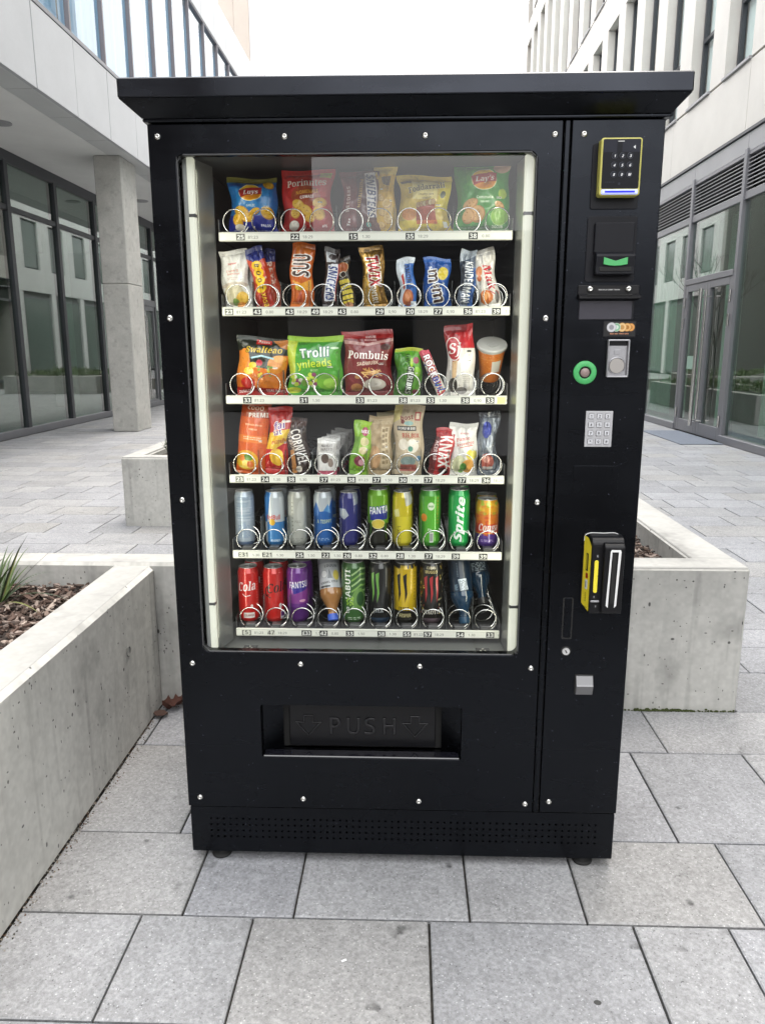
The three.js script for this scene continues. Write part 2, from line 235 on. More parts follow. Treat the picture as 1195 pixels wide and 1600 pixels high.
// bark mulch: a bed of loose chips
const chipMat = std({ vertexColors: true, roughness: 0.95 });
function mulch(label, x0, x1, z0, z1, y, n, sizes) {
  const P = [], C = [], N = [];
  const soil = new THREE.PlaneGeometry(x1 - x0, z1 - z0, 24, 24).toNonIndexed(); soil.rotateX(-Math.PI / 2); soil.translate((x0 + x1) / 2, y - 0.012, (z0 + z1) / 2);
  const sp = soil.attributes.position; for (let i = 0; i < sp.count; i++) { P.push(sp.getX(i), sp.getY(i), sp.getZ(i)); C.push(0.03, 0.022, 0.018); }
  const q = new THREE.Quaternion(), e = new THREE.Euler(), v = new THREE.Vector3();
  for (let k = 0; k < n; k++) {
    const near = rnd() < 0.8, cx = rr(x0, x1), cz = rr(z0, z1), l = rr(sizes[0], sizes[1]) * (rnd() < 0.1 ? 1.6 : 1), w = l * rr(0.2, 0.62), t = rr(0.002, 0.007), top = rnd();
    e.set(rr(-0.5, 0.5), rr(0, 6.28), rr(-0.5, 0.5)); q.setFromEuler(e);
    const tone = pick([[0.05, 0.03, 0.022], [0.09, 0.058, 0.045], [0.15, 0.11, 0.09], [0.24, 0.19, 0.165], [0.034, 0.022, 0.018], [0.11, 0.07, 0.055], [0.33, 0.27, 0.23]]), f = rr(0.75, 1.15);
    const ring = [], m = 6; for (let i = 0; i < m; i++) { const a = i / m * 6.283 + rr(-0.3, 0.3); ring.push([Math.cos(a) * l / 2 * rr(0.75, 1.1), Math.sin(a) * w / 2 * rr(0.7, 1.15)]); }
    const bend = rr(-0.25, 0.25) / l * 0.02, up = ring.map((a) => [a[0], t / 2 + bend * a[0] * a[0] * 60 + rr(-0.001, 0.001), a[1]]), dn = ring.map((a) => [a[0] * 0.92, -t / 2, a[1] * 0.92]), cT = [rr(-0.2, 0.2) * l, t * rr(0.5, 1.1), 0];
    const put = (a) => { v.set(...a).applyQuaternion(q); P.push(v.x + cx, v.y + y - 0.006 + top * 0.02, v.z + cz); C.push(tone[0] * f, tone[1] * f, tone[2] * f); };
    for (let i = 0; i < m; i++) { const j = (i + 1) % m; put(cT); put(up[j]); put(up[i]); put(up[i]); put(up[j]); put(dn[j]); put(up[i]); put(dn[j]); put(dn[i]); }
  }
  const g = new THREE.BufferGeometry(); g.setAttribute('position', new THREE.Float32BufferAttribute(P, 3)); g.setAttribute('color', new THREE.Float32BufferAttribute(C, 3)); g.computeVertexNormals();
  tag(part('bark_mulch', g, chipMat, scene), label, null, null, 'stuff');
}
mulch('brown bark chips filling the planter with the grass tuft', -2.5, -1.085, -0.912, 0.7, 0.472, 9500, [0.011, 0.044]);
mulch('brown bark chips filling the planter behind the machine', 0.352, 1.088, -3.24, -1.047, 0.47, 5200, [0.011, 0.042]);

// leaf blades: a bent tapering strip with a fold along the middle
function blade(len, wid, lean, az, curl, base, twist = 0) {
  const P = [], N = 7, pts = []; let x = 0, y = 0, a = lean; const s = len / N; for (let i = 0; i <= N; i++) { pts.push([x, y, a]); x += Math.sin(a) * s; y += Math.cos(a) * s; a += curl / N; }
  const ca = Math.cos(az), sa = Math.sin(az), row = pts.map(([r, h], i) => { const t = i / N, w = wid * (t < 0.35 ? 0.7 + 0.86 * t : 1 - Math.pow((t - 0.35) / 0.65, 1.6)) / 2 + 0.0003, tw = twist * t; return [-1, 0, 1].map((k) => { const off = k * w, dx = r, dy = h + (k ? w * 0.35 : 0); const ox = -sa * off * Math.cos(tw), oz = ca * off * Math.cos(tw); return [base[0] + dx * ca + ox, base[1] + dy, base[2] + dx * sa + oz]; }); });
  for (let i = 0; i < N; i++) for (let k = 0; k < 2; k++) { const A = row[i][k], B = row[i][k + 1], Cc = row[i + 1][k + 1], D = row[i + 1][k]; P.push(...A, ...B, ...Cc, ...A, ...Cc, ...D); }
  const g = new THREE.BufferGeometry(); g.setAttribute('position', new THREE.Float32BufferAttribute(P, 3)); g.computeVertexNormals(); return g;
}
const leafM = [[0.05, 0.09, 0.025], [0.08, 0.125, 0.03], [0.035, 0.06, 0.025], [0.16, 0.17, 0.04]].map((c) => phy({ color: L(...c), roughness: 0.5, transmission: 0.25, thickness: 0 }));
{
  const t = thing('grass_tuft', 'tuft of arching green grass blades growing out of the bark mulch', 'grass plant', [-1.425, 0.465, -0.7]);
  for (let i = 0; i < 26; i++) part('leaf', blade(rr(0.12, 0.26), rr(0.008, 0.014), rr(0.05, 0.75), rr(-1, 5.5), rr(0.2, 1.3), [rr(-0.03, 0.03), 0, rr(-0.03, 0.03)], rr(-0.4, 0.4)), leafM[i % 9 === 0 ? 3 : i % 3], t);
  for (const [l, le, az, cu] of [[0.3, 0.7, -0.1, 0.2], [0.3, 0.36, 0.15, 0.3], [0.28, 0.45, 0.35, 0.15], [0.3, 1.0, 0.25, 0.9], [0.27, 1.15, 0.6, 0.7]]) part('leaf', blade(l, 0.011, le, az, cu, [0.01, 0, 0]), leafM[l < 0.28 ? 3 : 2], t);
}
{
  const s = thing('spiky_plant', 'small grey-green plant with thin upright stems in the plaza planter', 'plant', [-1.93, 0.5, -4.28]);
  const gm = phy({ color: L(0.11, 0.13, 0.09), roughness: 0.7, transmission: 0.2, thickness: 0 });
  for (let i = 0; i < 11; i++) { const b = [rr(-0.09, 0.09), 0, rr(-0.09, 0.09)], le = rr(0, 0.5), az = rr(0, 6.28), l = rr(0.1, 0.21); part('stem', blade(l, 0.006, le, az, 0.2, b), gm, s); const lv = []; for (let k = 0; k < 9; k++) { const f = rr(0.25, 1) * l; lv.push(blade(rr(0.025, 0.05), 0.007, rr(0.5, 1.2), rr(0, 6.28), 0.4, [b[0] + Math.sin(le) * f * Math.cos(az), f * Math.cos(le), b[2] + Math.sin(le) * f * Math.sin(az)])); } part('foliage', mergeGeometries(lv), gm, s).userData.kind = 'stuff'; }
  const lo = []; for (let i = 0; i < 1500; i++) { const x = rr(-1.8, -0.87), w = rr(-6.4, -4.04), h = 0.02 + 0.05 * vn(x * 4, w * 4, 64, 64, 5); lo.push(blade(rr(0.05, 0.12), rr(0.008, 0.018), rr(0.2, 1.1), rr(0, 6.28), 0.6, [x, 0.49 + h, w])); }
  tag(part('ground_cover', mergeGeometries(lo), leafM[1], scene), 'low green ground cover filling the plaza planter', null, null, 'stuff');
  const so = new THREE.PlaneGeometry(1.19, 2.45); so.rotateX(-Math.PI / 2); so.translate(-1.435, 0.485, -5.235); tag(part('planter_soil', muv(so), std({ color: L(0.04, 0.032, 0.024), roughness: 1 }), scene), 'dark soil in the plaza planter', null, null, 'stuff');
}
// dry leaves and grit blown into the corner
{
  const lm = [[0.11, 0.045, 0.032], [0.15, 0.085, 0.06], [0.08, 0.045, 0.035]].map((c) => std({ color: L(...c), roughness: 0.85, side: THREE.DoubleSide }));
  [['crumpled reddish dry leaf in the corner between the two planter walls', -0.876, -0.865, 0.04, 0.03], ['flat brown dry leaf lying against the back planter wall near the machine', -0.8, -0.888, 0.04, 0.012], ['tiny curled dry leaf on the slab in front of the corner', -0.905, -0.8, 0.03, 0.01]].forEach(([lab, x, zz, r, h], k) => {
    const g = new THREE.PlaneGeometry(2 * r, 1.5 * r, 9, 8); const p = g.attributes.position;
    for (let i = 0; i < p.count; i++) { const a = p.getX(i) / r, b = p.getY(i) / r, ed = Math.max(0.25, 1 - 0.75 * a * a); p.setXYZ(i, a * r, h * (0.35 + 0.5 * a * a + 0.8 * Math.abs(b) + 1.1 * (vn(a * 3 + 9, b * 3 + 9, 64, 64, 40 + k) - 0.5)) + 0.002, b * r * ed); }
    g.computeVertexNormals(); g.rotateY(k * 1.3 + 0.4); tag(part('dry_leaf', g, lm[k], scene, [x, 0.003, zz]), lab, 'leaf');
  });
  tag(part('paper_chip', cb(-0.006, 0.006, 0.0012, 0.0028, -0.003, 0.003, 0.0006), M.white, scene, [-0.124, 0, 0.331], [0, 0.5, 0]), 'tiny white chip lying on the big slab in front of the machine', 'litter');
  { const g = new THREE.SphereGeometry(0.008, 14, 8); g.scale(1, 0.14, 0.8); tag(part('gum_spot', g, std({ color: L(0.06, 0.06, 0.058), roughness: 0.95 }), scene, [0.418, 0.0012, 0.425]), 'dark trodden gum spot on the front slab beneath the card terminal side', 'litter'); }
  const bits = [], bc = []; for (let i = 0; i < 900; i++) { const side = rnd() < 0.75, x = side ? -0.93 + Math.abs(rr(0, 1) ** 2) * 0.03 : rr(-0.92, -0.62), w = side ? rr(-0.9, 0.75) : -0.905 + rr(0, 1) ** 2 * 0.035, s = rr(0.001, 0.0038); const g = new THREE.TetrahedronGeometry(s); g.rotateX(rr(0, 3)); g.rotateZ(rr(0, 3)); g.translate(x, s * 0.5, w); const n = g.attributes.position.count, c = pick([[0.05, 0.045, 0.035], [0.2, 0.17, 0.13], [0.12, 0.07, 0.045], [0.35, 0.33, 0.3]]); for (let k = 0; k < n; k++) bc.push(...c); g.deleteAttribute('uv'); bits.push(g); }
  const gg = mergeGeometries(bits); gg.setAttribute('color', new THREE.Float32BufferAttribute(bc, 3)); tag(part('grit', gg, chipMat, scene), 'grit and plant crumbs along the foot of the long planter wall', null, null, 'stuff');
  const ms = []; for (let i = 0; i < 420; i++) { const x = rnd() < 0.7 ? rr(0.88, 1.1) : rr(0.6, 1.25), s = rr(0.002, 0.006); const g = new THREE.IcosahedronGeometry(s, 0); g.scale(1, 0.7, 0.8); g.translate(x, s * 0.5 + (rnd() < 0.15 ? 0.005 : 0), -0.9065 + rr(0, 0.006)); ms.push(g); }
  tag(part('moss', mergeGeometries(ms), std({ color: L(0.05, 0.065, 0.02), roughness: 1 }), scene), 'dark green moss along the foot of the pale planter', null, null, 'stuff');
}

// ---------- office building on the side of the long planter ----------
function wavy(z0, z1, y0, y1, x, amp, n, ph) { const g = new THREE.PlaneGeometry(z1 - z0, y1 - y0, n, 1), p = g.attributes.position; for (let i = 0; i < p.count; i++) { const a = p.getX(i); p.setXYZ(i, x + amp * Math.sin(a * 34 + ph) + amp * 0.5 * Math.sin(a * 57 + ph * 2), p.getY(i) + (y0 + y1) / 2, a + (z0 + z1) / 2); } g.computeVertexNormals(); return g; }
{
  const b = thing('office_building', 'white-panelled office block overhanging a dark glazed ground floor and a concrete column', 'building');
  const xf = -4.265, dbl = (g) => merge([g, g.clone().translate(-0.022, 0, 0)]), P = (n, g, m) => part(n, g, m, b), z00 = -8.734 + 1.11 * 13, zE = -22.3;
  for (let k = 0; ; k++) { const a = z00 - 1.11 * k, e = Math.max(zE, a - 1.11); if (a <= zE + 0.1) break;
    P('facade_panel', box(xf - 0.06, xf + rr(-0.002, 0.002), 4.284, 5.205, e + 0.006, a - 0.006, 0.003), M.whitePanel);
    P('soffit_panel', box(-4.648, xf - 0.062, 4.284, 4.33, e + 0.005, a - 0.005, 0.003), M.soffitPanel);
    P('parapet_panel', box(xf - 0.06, xf, 8.02, 8.9, e + 0.005, a - 0.005, 0.003), M.whitePanel); }
  P('backing_wall', box(xf - 0.2, xf - 0.062, 4.335, 5.2, zE, z00, 0.001), M.darkGap); P('parapet_wall', box(xf - 0.3, xf - 0.062, 8.0, 8.88, zE, z00, 0.001), M.white);
  P('soffit', box(-6.2, -4.658, 4.288, 4.34, zE, z00, 0.002), M.soffit); P('shadow_joint', box(-4.66, -4.646, 4.3, 4.34, zE, z00, 0.0005), M.darkGap);
  P('sill', box(xf - 0.12, xf + 0.006, 5.215, 5.272, zE, z00, 0.004), M.greyFrame); P('head_rail', box(xf - 0.1, xf + 0.004, 7.965, 7.99, zE, z00, 0.003), M.mullion);
  // upper glazing, one window per bay
  const mul = box(-0.06, 0.004, 5.272, 7.95, -0.022, 0.022, 0.004), zm0 = -8.70 + 1.145 * 12;
  for (let k = 0; k < 25; k++) { const a = zm0 - 1.145 * k; if (a - 1.145 < zE) break;
    part('mullion', mul, M.mullion, b, [xf, 0, a]);
    const w = P('window_pane', (() => { const g = new THREE.PlaneGeometry(1.09, 2.675); g.rotateY(Math.PI / 2); g.translate(xf - 0.05, 6.611, a - 0.5725); return muv(g); })(), M.glassSky);
    P('curtain', wavy(a - 1.135, a - 0.01, 5.28, 7.94, xf - 0.16, 0.014, 60, k * 1.7), M.blindCloth); }
  P('upper_floor', box(-12, xf - 0.2, 5.15, 5.22, zE, z00, 0.001), M.white); P('upper_room_wall', box(-8.1, -8, 5.22, 8.0, zE, z00, 0.001), M.white); P('roof', box(-14, xf - 0.31, 8.6, 8.7, zE, z00, 0.001), M.greyPanel);
  // ground floor glazing
  const xg = -6.1, zs = [4.6, 2.95, 1.3, -0.35, -2.0, -3.65, -5.3, -6.95, -8.6, -10.25, -11.89, -13.55, -15.2, -16.85, -18.5, -20.15];
  P('bottom_rail', box(xg - 0.06, xg + 0.05, 0.0, 0.115, -22, 4.6, 0.006), M.greyFrame); P('transom', box(xg - 0.07, xg + 0.028, 3.415, 3.495, -22, 4.6, 0.005), M.frame); P('head_frame', box(xg - 0.07, xg + 0.04, 4.12, 4.288, -22, 4.6, 0.005), M.frame);
  for (let i = 0; i < zs.length; i++) { const a = zs[i];
    P('mullion', box(xg - 0.09, xg + 0.045, 0.1, 4.15, a - 0.055, a + 0.055, 0.006), M.frame);
    const e = zs[i + 1] ?? -22; if (i === 12) continue;
    for (const [y0, y1] of [[0.115, 3.415], [3.495, 4.12]]) { const g = new THREE.PlaneGeometry(a - e - 0.1, y1 - y0); g.rotateY(Math.PI / 2); g.rotateX(rr(-0.0012, 0.0012)); g.translate(xg, (y0 + y1) / 2, (a + e) / 2); P('window_pane', dbl(muv(g)), M.glass); } }
  // glazed entrance past the column
  for (const [y0, y1] of [[2.47, 3.415], [3.495, 4.12]]) { const g = new THREE.PlaneGeometry(1.55, y1 - y0); g.rotateY(Math.PI / 2); g.translate(xg, (y0 + y1) / 2, -16.025); P('window_pane', dbl(muv(g)), M.glass); }
  P('door_head', box(xg - 0.06, xg + 0.06, 2.33, 2.47, -16.8, -15.26, 0.005), M.greyFrame);
  for (const s of [0, 1]) { const a = -15.26 - s * 0.77, f = (y0, y1, c, e) => cb(xg - 0.03, xg + 0.03, y0, y1, c, e, 0.003); const d = P('door', muv(merge([f(0.02, 2.33, a - 0.09, a), f(0.02, 2.33, a - 0.765, a - 0.675), f(0.02, 0.16, a - 0.674, a - 0.091), f(2.23, 2.33, a - 0.674, a - 0.091)])), M.greyFrame); const g = new THREE.PlaneGeometry(0.585, 2.07); g.rotateY(Math.PI / 2); g.translate(xg, 1.195, a - 0.3825); part('door_pane', muv(g), M.glass, d); const hz = s ? a - 0.06 : a - 0.7; const hg = cyl(0.014, 0.014, 1.9, 12); hg.translate(xg + 0.08, 1.15, hz); part('handle', hg, M.steel, d); }
  // inside
  P('interior_floor', box(-12, xg - 0.07, -0.01, 0.02, -22, 4.6, 0.001), M.inFloor); P('interior_wall', box(-12.1, -12, 0, 4.3, -22, 4.6, 0.001), M.inWall); P('interior_ceiling', box(-12, xg - 0.08, 4.2, 4.28, -22, 4.6, 0.001), M.inCeil);
  for (const zz of [-9.2, -16.0]) P('interior_column', box(-8.2, -7.8, 0.02, 4.2, zz - 0.2, zz + 0.2, 0.01), M.inWall);
  P('end_wall', box(-14, -6.2, 0, 8.6, 4.61, 4.9, 0.002), M.whitePanel); P('far_wall', box(-14, -6.15, 0, 4.28, -22.25, -22.02, 0.002), M.greyPanel);
  for (const zz of [2.2, -3.4, -8.94, -14.35]) part('downlight', cyl(0.14, 0.14, 0.02, 28), M.greyPanel, b, [-5.4, 4.284, zz]);
  // concrete column under the overhang, cast in two lifts
  for (const zz of [-11.02, -0.8, 3.6]) { for (const [y0, y1] of [[0.0, 2.373], [2.376, 4.285]]) P('column', muv(cb(-4.885, -4.462, y0, y1, zz - 0.34, zz + 0.33, 0.012), zz * 0.37 + y0, y0), M.colConc ??= std({ map: capC, color: L(1.08, 1.07, 1.05), bumpMap: concB, bumpScale: 0.002, roughness: 0.85 })); }
}
{ // taller beige block beyond
  const t = thing('tower_block', 'tall beige tower with vertical cladding rising beyond the white parapet', 'building');
  for (let i = 0; i < 17; i++) { const a = -4.72 - i * 0.46, zz = i % 2 ? -22.95 : -22.92; part('cladding_panel', box(a - 0.452, a - 0.004, 0, 22, zz - 0.05, zz, 0.006), M.beige, t); }
  part('corner_pier', box(-4.715, -4.3, 0, 22, -23.1, -22.9, 0.01), std({ map: panC, color: L(0.66, 0.64, 0.64), roughness: 0.55 }), t);
  part('wall', box(-20, -9.2, 0, 21.9, -34, -23.41, 0.01), M.beige, t);
}

// ---------- office building on the card terminal side ----------
{
  const b = thing('office_building', 'cream-panelled office block with deep window piers, louvres and a glazed double door', 'building');
  const P = (n, g, m) => part(n, g, m, b), dbl = (g) => merge([g, g.clone().translate(0.022, 0, 0)]), xr = 4.6, zN = 5.2, zF = -31.0, D = 0.21;
  // storeys of recessed windows between piers
  const storeys = [[5.19, 8.52], [9.32, 12.86], [13.62, 15.2]], z1 = -9.594, pit = 1.455, op = 0.911, k0 = -9;
  const frameG = storeys.map(([y0, y1]) => { const x0 = 4.76, x1 = 4.83, w = 0.055, yt = y0 + (y1 - y0) * 0.3, f = (a, c, e, g) => cb(x0, x1, a, c, e, g, 0.003); return muv(merge([f(y0 + 0.002, y1 - 0.002, -op + 0.002, -op + w), f(y0 + 0.002, y1 - 0.002, -w, -0.002), f(y0 + 0.002, y0 + w, -op + w + 0.001, -w - 0.001), f(y1 - w, y1 - 0.002, -op + w + 0.001, -w - 0.001), f(yt - 0.03, yt + 0.03, -op + w + 0.001, -w - 0.001)])); });
  const paneG = storeys.map(([y0, y1]) => { const g = new THREE.PlaneGeometry(op - 0.1, y1 - y0 - 0.1); g.rotateY(-Math.PI / 2); g.translate(4.8, (y0 + y1) / 2, -op / 2); return muv(g); });
  const sillG = storeys.map(([y0]) => box(xr - 0.035, xr + 0.16, y0 - 0.03, y0 + 0.012, -op - 0.012, 0.012, 0.004));
  const pierG = storeys.map(([y0, y1]) => box(xr, xr + D, y0, y1, -op - (pit - op) + 0.001, -op - 0.001, 0.004));
  const brightBackM = std({ color: L(0.72, 0.78, 0.78), roughness: 0.9 });  // pale sheets added behind the panes, standing in for bright reflections in the glass
  storeys.forEach(([y0, y1], s) => { for (let k = k0; k < 15; k++) { const z = z1 - pit * k; if (z - pit < zF) break;
    const w = part('window', frameG[s], M.frame, b, [0, 0, z]); part('pane', paneG[s], M.glassUpper, w); part('sill', sillG[s], M.greyPanel, w);
    { const dr = (hash(k + 20, s, 5) < 0.8 ? 0.99 : 0.55) * (y1 - y0); const g = new THREE.PlaneGeometry(op - 0.08, dr); g.rotateY(-Math.PI / 2); g.translate(4.86, y1 - dr / 2, -op / 2); part('added_pane_backing', g, brightBackM, w); }
    part('pier', pierG[s], M.creamPanel, b, [0, 0, z]); } });
  const zEnd = z1 - pit * 14 - op; // last pier
  for (let z = -6.56 + 3.02 * 3; z > zF; z -= 3.02) { const e = Math.max(zF, z - 3.02);
    P('facade_panel', box(xr, xr + D, 4.262, 5.158, e + 0.005, z - 0.005, 0.003), M.creamPanel);
    P('band_panel', box(xr, xr + D, 8.524, 9.286, e + 0.004, z - 0.004, 0.003), M.creamPanel); P('band_panel', box(xr, xr + D, 12.864, 13.586, e + 0.004, z - 0.004, 0.003), M.creamPanel); P('parapet_panel', box(xr, xr + D, 15.205, 15.9, e + 0.004, z - 0.004, 0.003), M.creamPanel); }
  P('backing_wall', box(5.6, 5.7, 4.3, 15.2, zF, zN, 0.001), M.inWall); for (const y of [4.3, 8.7, 13.0, 15.25]) P('floor_slab', box(xr + D + 0.002, 9, y, y + 0.3, zF, zN, 0.001), M.inCeil);
  P('end_wall', box(xr, 10, 0, 15.9, zF - 0.3, zF - 0.002, 0.003), M.creamPanel); P('front_end_wall', box(xr + 0.001, 10, 0, 15.9, zN + 0.001, zN + 0.3, 0.003), M.creamPanel);
  P('drip_edge', box(xr - 0.02, xr + 0.16, 4.212, 4.256, zF, zN, 0.003), M.frame);
  // ground floor: grey band, louvres, glazing and a double door
  const zs = [4.15, 2.21, 0.27, -1.67, -3.61, -5.55, -7.49, -9.43, -11.37, -13.31, -15.25, -17.19, -19.13, -21.07, -23.01, -24.95, -26.9, -28.8];
  const slat = box(-0.018, 0.05, 0, 0.012, 0, 1.86, 0.002); slat.rotateZ(0.5); const slat2 = slat;
  P('top_rail', box(xr - 0.0, xr + 0.1, 3.905, 3.95, zF, zN, 0.003), M.greyFrame); P('louvre_rail', box(xr - 0.005, xr + 0.1, 3.335, 3.425, zF, zN, 0.004), M.greyFrame); P('louvre_back', box(xr + 0.13, xr + 0.15, 3.42, 3.92, zF, zN, 0.001), M.darkGap);
  P('bottom_rail', box(xr - 0.04, xr + 0.07, 0.0, 0.11, -9.43, zN, 0.005), M.greyFrame); P('bottom_rail', box(xr - 0.04, xr + 0.07, 0.0, 0.11, zF, -11.37, 0.005), M.greyFrame);
  zs.forEach((a, i) => { const e = zs[i + 1]; P('mullion', box(xr - 0.02, xr + 0.1, 0.0, 4.0, a - 0.045, a + 0.045, 0.005), M.greyFrame); if (e === undefined) return;
    P('grey_panel', box(xr + 0.005, xr + 0.08, 3.955, 4.205, e + 0.004, a - 0.004, 0.003), M.greyPanel);
    if (i > 3 && i < 13) for (let k = 0; k < 9; k++) part('louvre_slat', slat2, M.louvre, b, [xr + 0.03, 3.44 + k * 0.052, e + 0.04]);
    const isDoor = i === 7; for (const [y0, y1] of isDoor ? [[2.44, 3.335]] : [[0.11, 3.335]]) { const g = new THREE.PlaneGeometry(a - e - 0.085, y1 - y0); g.rotateY(-Math.PI / 2); g.rotateX(rr(-0.0012, 0.0012)); g.translate(xr + 0.03, (y0 + y1) / 2, (a + e) / 2); P('window_pane', dbl(muv(g)), M.glass); } });
  P('door_head', box(xr - 0.03, xr + 0.08, 2.36, 2.445, -11.325, -9.475, 0.004), M.greyFrame);
  for (const s of [0, 1]) { const a = -9.48 - s * 0.922, f = (y0, y1, c, e) => cb(xr - 0.015, xr + 0.045, y0, y1, c, e, 0.003), W = 0.918, st = 0.11;
    const d = P('door', muv(merge([f(0.012, 2.355, a - st, a), f(0.012, 2.355, a - W, a - W + st), f(0.012, 0.2, a - W + st + 0.001, a - st - 0.001), f(2.25, 2.355, a - W + st + 0.001, a - st - 0.001)])), M.greyFrame);
    const g = new THREE.PlaneGeometry(W - 2 * st, 2.05); g.rotateY(-Math.PI / 2); g.translate(xr + 0.02, 1.225, a - W / 2); part('door_pane', muv(g), M.glass, d);
    const hz = s ? a - 0.055 : a - W + 0.055; const h = cyl(s ? 0.03 : 0.014, s ? 0.03 : 0.014, s ? 2.1 : 1.95, 16); h.translate(xr - 0.09, s ? 1.2 : 1.25, hz + (s ? 0 : 0.12)); const hh = [h]; for (const y of [0.24, 2.12]) { const c = cyl(0.01, 0.01, 0.075, 10); c.rotateZ(Math.PI / 2); c.translate(xr - 0.052, y, hz + (s ? 0 : 0.12)); hh.push(c); } part('handle', merge(hh), M.steel, d);
    for (const y of [0.3, 1.75, 2.08]) { const c = cyl(0.014, 0.014, 0.17, 10); c.translate(xr - 0.03, y, s ? a - W + 0.02 : a - 0.02); part('hinge', c, M.steel, d); }
    if (s) { const n = cb(xr + 0.024, xr + 0.028, 1.02, 1.23, a - 0.72, a - 0.3, 0.001); part('notice', muv(n), M.whitePlastic, d); } }
  P('interior_floor', box(xr + 0.08, 10, -0.01, 0.02, zF, zN, 0.001), M.inFloor); P('interior_wall', box(10, 10.1, 0, 4.3, zF, zN, 0.001), M.inWall); P('interior_ceiling', box(xr + 0.16, 10, 4.22, 4.29, zF, zN, 0.001), M.inCeil);
  for (const [a, e, k] of [[-5.6, -7.0, 0], [-7.45, -8.15, 1], [-8.5, -9.35, 2], [-10.4, -10.9, 7], [-11.5, -12.1, 3], [-12.4, -12.8, 4], [-13.3, -14.6, 5], [-3.7, -4.5, 6]]) P('curtain', wavy(e, a, 0.1, 3.4, 5.1, 0.03, 50, k), M.curtain);
}
tag(part('doormat', box(3.92, 4.53, 0.002, 0.014, -10.98, -9.14, 0.004), std({ color: L(0.19, 0.215, 0.26), roughness: 0.95, bumpMap: coatB, bumpScale: 0.004 }), scene), 'blue-grey entrance mat on the paving in front of the glazed double door', 'doormat');
// white blocks further down the street, mirrored in both glazed ground floors
function streetBlock(label, x, out, z0, z1, floors, top) {
  const t = thing('street_block', label, 'building'), B = (n, a, b, y0, y1, c, e, m, par = t) => part(n, box(Math.min(a, b), Math.max(a, b), y0, y1, c, e, 0.005), m, par);
  B('wall', x + out * 0.16, x + out * 8, 0.02, top, z1, z0, M.inWall);
  let y = 3.9; B('band_panel', x, x + out * 0.155, 3.9, 4.9, z1, z0, M.whiteWall);
  for (let f = 0; f < floors; f++) { const yb = 4.9 + f * 3.6; for (let z = z0; z - 2.6 > z1; z -= 2.6) { B('pier', x, x + out * 0.155, yb + 0.002, yb + 2.1, z - 1.1, z, M.whiteWall); const w = B('window', x + out * 0.1, x + out * 0.15, yb + 0.01, yb + 2.09, z - 2.59, z - 1.11, M.frame); B('pane', x + out * 0.09, x + out * 0.098, yb + 0.08, yb + 2.02, z - 2.53, z - 1.17, std({ color: L(0.2, 0.23, 0.22), roughness: 0.15 }), w); } B('band_panel', x, x + out * 0.155, yb + 2.102, Math.min(top, yb + 3.6), z1, z0, M.whiteWall); }
  for (let z = z0 - 0.3; z - 2 > z1; z -= 3.2) { B('column', x - out * 0.002, x + out * 0.3, 0, 3.895, z - 0.45, z, M.whiteWall); const w = B('window', x + out * 0.06, x + out * 0.15, 0.1, 3.7, z - 3.1, z - 0.5, M.greyFrame); B('pane', x + out * 0.05, x + out * 0.058, 0.2, 3.6, z - 3.0, z - 0.6, std({ color: L(0.17, 0.21, 0.19), roughness: 0.15 }), w); }
}
streetBlock('low white office block with square windows continuing the cream facade down the street', 4.75, 1, -31.6, -62, 1, 9.6);
streetBlock('white office block with window bands behind the beige tower', -4.9, -1, -34.6, -62, 2, 11.8);
{ const t = thing('street_block', 'long pale block closing the far end of the street', 'building'); part('wall', box(-14, 14, 0, 9, -68, -63, 0.01), M.creamPanel, t); for (let k = 0; k < 9; k++) { const w = part('window', box(-10 + k * 2.4, -8.6 + k * 2.4, 5, 7.4, -62.99, -62.95, 0.005), M.frame, t); part('pane', box(-9.9 + k * 2.4, -8.7 + k * 2.4, 5.1, 7.3, -62.94, -62.92, 0.004), M.gloss, w); } }
function planterBox(label, x0, x1, z0, z1, seed0) {
  const p = thing('concrete_planter', label, 'planter'); const w = 0.14; part('front_wall', wallGeo(x0, x1, 0.54, z1 - w, z1), M.concrete, p); part('back_wall', wallGeo(x0, x1, 0.54, z0, z0 + w), M.concrete, p); part('side_wall', wallGeo(x0, x0 + w, 0.54, z0 + w + 0.001, z1 - w - 0.001), M.concrete, p); part('side_wall', wallGeo(x1 - w, x1, 0.54, z0 + w + 0.001, z1 - w - 0.001), M.concrete, p);
  const lo = []; for (let i = 0; i < 1100; i++) { const x = rr(x0 + w, x1 - w), zz = rr(z0 + w, z1 - w), h = 0.22 * vn(x * 2 + 40, zz * 2 + 90, 256, 256, seed0); lo.push(blade(rr(0.1, 0.22), rr(0.02, 0.04), rr(0.1, 1.2), rr(0, 6.28), 0.6, [x, 0.44 + h, zz])); } tag(part('ground_cover', mergeGeometries(lo), leafM[1], scene), label.replace('concrete planter', 'green planting in the planter'), null, null, 'stuff');
}
planterBox('concrete planter with bushy green planting far along the plaza', -2.7, 0.2, -25, -21.4, 7);
planterBox('concrete planter with green planting and a bare tree near the entrance mat', 1.5, 3.05, -18, -12, 9);
